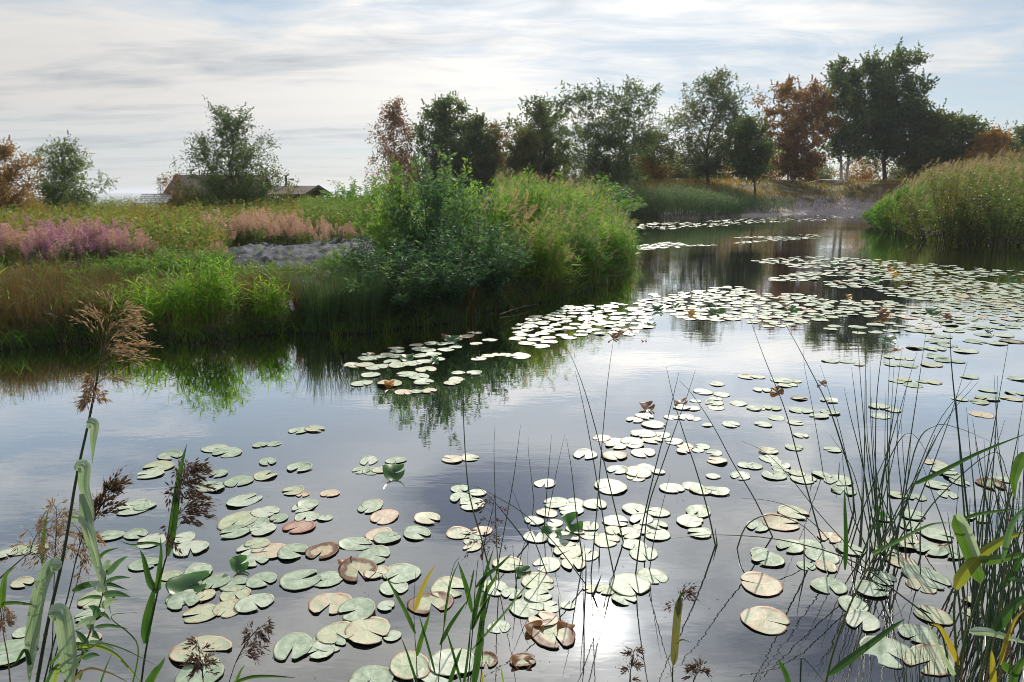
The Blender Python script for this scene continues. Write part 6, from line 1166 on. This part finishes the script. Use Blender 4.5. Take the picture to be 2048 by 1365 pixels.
culm([(1905,1385),(1930,1280),(1958,1190),(1990,1080),(2030,970),(2060,900)], 1.66, .0036, 'rush_green', r, 'second_stem')
blade([(1961,1165),(1948,1130),(1932,1090),(1918,1055),(1908,1030)], 1.64, 26, 'leaf_green', r, prof='flat', tint=.85, fold=.2)
blade([(1915,1028),(1935,1060),(1950,1100),(1964,1145)], 1.63, 15, 'leaf_back', r, prof='flat', tint=.8, fold=.2)
blade([(1911,1178),(1930,1145),(1965,1108),(2010,1078),(2060,1062)], 1.63, 26, 'leaf_yellow', r, prof='leaf', tint=.95, fold=.25)
blade([(1960,1120),(2000,1118),(2060,1105)], 1.62, 22, 'leaf_green', r, prof='leaf', tint=.9, fold=.25)
blade([(1918,1330),(1900,1290),(1880,1255),(1860,1248)], 1.64, 12, 'leaf_yellow', r, prof='leaf', tint=.5, fold=.25)
blade([(1908,1350),(1885,1310),(1868,1275),(1856,1246)], 1.645, 10, 'leaf_back', r, prof='taper', tint=.9)
blade([(2048,905),(2035,935),(2028,965),(2030,1000)], 1.63, 20, 'leaf_green', r, prof='leaf', tint=.85)
r = T0('common_reed', 'reed with wide green blades entering from the right edge near the bottom', 'reed', 2000, 1.55, RR)
culm([(1955,1385),(1975,1300),(1996,1220),(2020,1130),(2045,1050)], 1.55, .0036, 'rush_green', r); culm([(1990,1385),(2010,1320),(2030,1250),(2060,1180)], 1.56, .003, 'straw', r, 'second_stem')
blade([(1938,1263),(1975,1264),(2015,1275),(2065,1290)], 1.54, 22, 'leaf_back', r, prof='leaf', tint=.6, fold=.3); blade([(1990,1262),(2010,1232),(2035,1205),(2065,1185)], 1.54, 24, 'leaf_green', r, prof='leaf', tint=.5, fold=.25)
blade([(2005,1325),(2020,1340),(2040,1330),(2065,1300)], 1.54, 18, 'leaf_green', r, prof='leaf', tint=.8, fold=.2); blade([(1985,1385),(1986,1350),(1985,1320),(1983,1300)], 1.54, 14, 'leaf_yellow', r, prof='leaf', tint=.7)
blade([(2020,1385),(2030,1350),(2046,1320),(2060,1310)], 1.53, 16, 'leaf_green', r, prof='leaf', tint=.7); blade([(2000,1330),(2010,1290),(2030,1240),(2055,1215)], 1.53, 8, 'leaf_yellow', r, prof='leaf', tint=.4)
blade([(2005,1120),(2020,1060),(2036,1030),(2060,1010)], 1.57, 12, 'willow', r, prof='leaf', tint=.5); blade([(2010,1150),(2025,1158),(2045,1160),(2070,1150)], 1.57, 10, 'willow', r, prof='leaf', tint=.4)
blade([(2000,1180),(2024,1150),(2040,1120),(2060,1095)], 1.56, 12, 'leaf_green', r, prof='leaf', tint=.4)
g = np.random.default_rng(88); r = T0('common_reed', 'upright brownish reed culms in front of the rush tangle at the lower right', 'reed', 1960, 1.7, RR)
for i in range(9):
    x = 1925+i*15+g.normal()*5; tx = x+g.normal()*30+35; culm([(x,1385),(x+(tx-x)*.35,1290),(x+(tx-x)*.7,1190),(tx,1080-g.uniform(0,120))], 1.75+g.uniform(0,.3), .0026, 'straw' if i % 3 == 0 else 'rush_green', r)
# driftwood twigs at the island edge, submerged stalk bits
def twig(label, pts, rad, seed):
    g = np.random.default_rng(seed); mb = MB(); C = curve([G(x, y)+np.array([0, 0, z]) for x, y, z in pts], 14); tubes(mb, C[None], np.linspace(rad, rad*.3, 14)[None], 6, [.5])
    for k in (4, 8): tubes(mb, curve([C[k], C[k]+g.normal(size=3)*.05+[0,0,.06], C[k]+g.normal(size=3)*.1+[0,0,.13]], 6)[None], np.linspace(rad*.6, rad*.2, 6)[None], 5, [.5])
    tag(obj('dead_twig', mb, M['straw']), label, 'twig', 'dead twigs along the bank')
twig('bare twig arching on the mud right of the small bright reed clump', [(586,660,.0),(590,648,.09),(600,640,.16)], .006, 1)
twig('dead branch lying at the waterline right of the dark willow', [(1000,632,.02),(1040,622,.05),(1078,612,.03)], .009, 2)
twig('thin dead stick leaning under the willow bush', [(1020,620,.0),(1028,600,.12),(1034,585,.22)], .006, 3)
twig('curled bare twig above the water at the foot of the right bushes', [(1850,480,.05),(1870,476,.25),(1890,479,.08)], .02, 4)
twig('pale stick lying on the mud in front of the grey sheeting strip', [(560,662,.02),(600,656,.05),(628,650,.03)], .006, 5)

# ---------------------------------------------------------------- thin autumn haze
def haze():
    m, N, L = newmat('haze_air'); v = N.new('ShaderNodeVolumePrincipled'); v.inputs['Color'].default_value = (.88,.92,1,1); v.inputs['Density'].default_value = .0003; v.inputs['Anisotropy'].default_value = .2
    o = N.new('ShaderNodeOutputMaterial'); L.new(v.outputs[0], o.inputs['Volume'])
    mb = MB(); box(mb, (0, 4400, 6), (9000, 9900, 26)); tag(obj('haze', mb, m, None, False), 'thin autumn haze softening the far bank', 'haze', None, 'stuff')
haze()
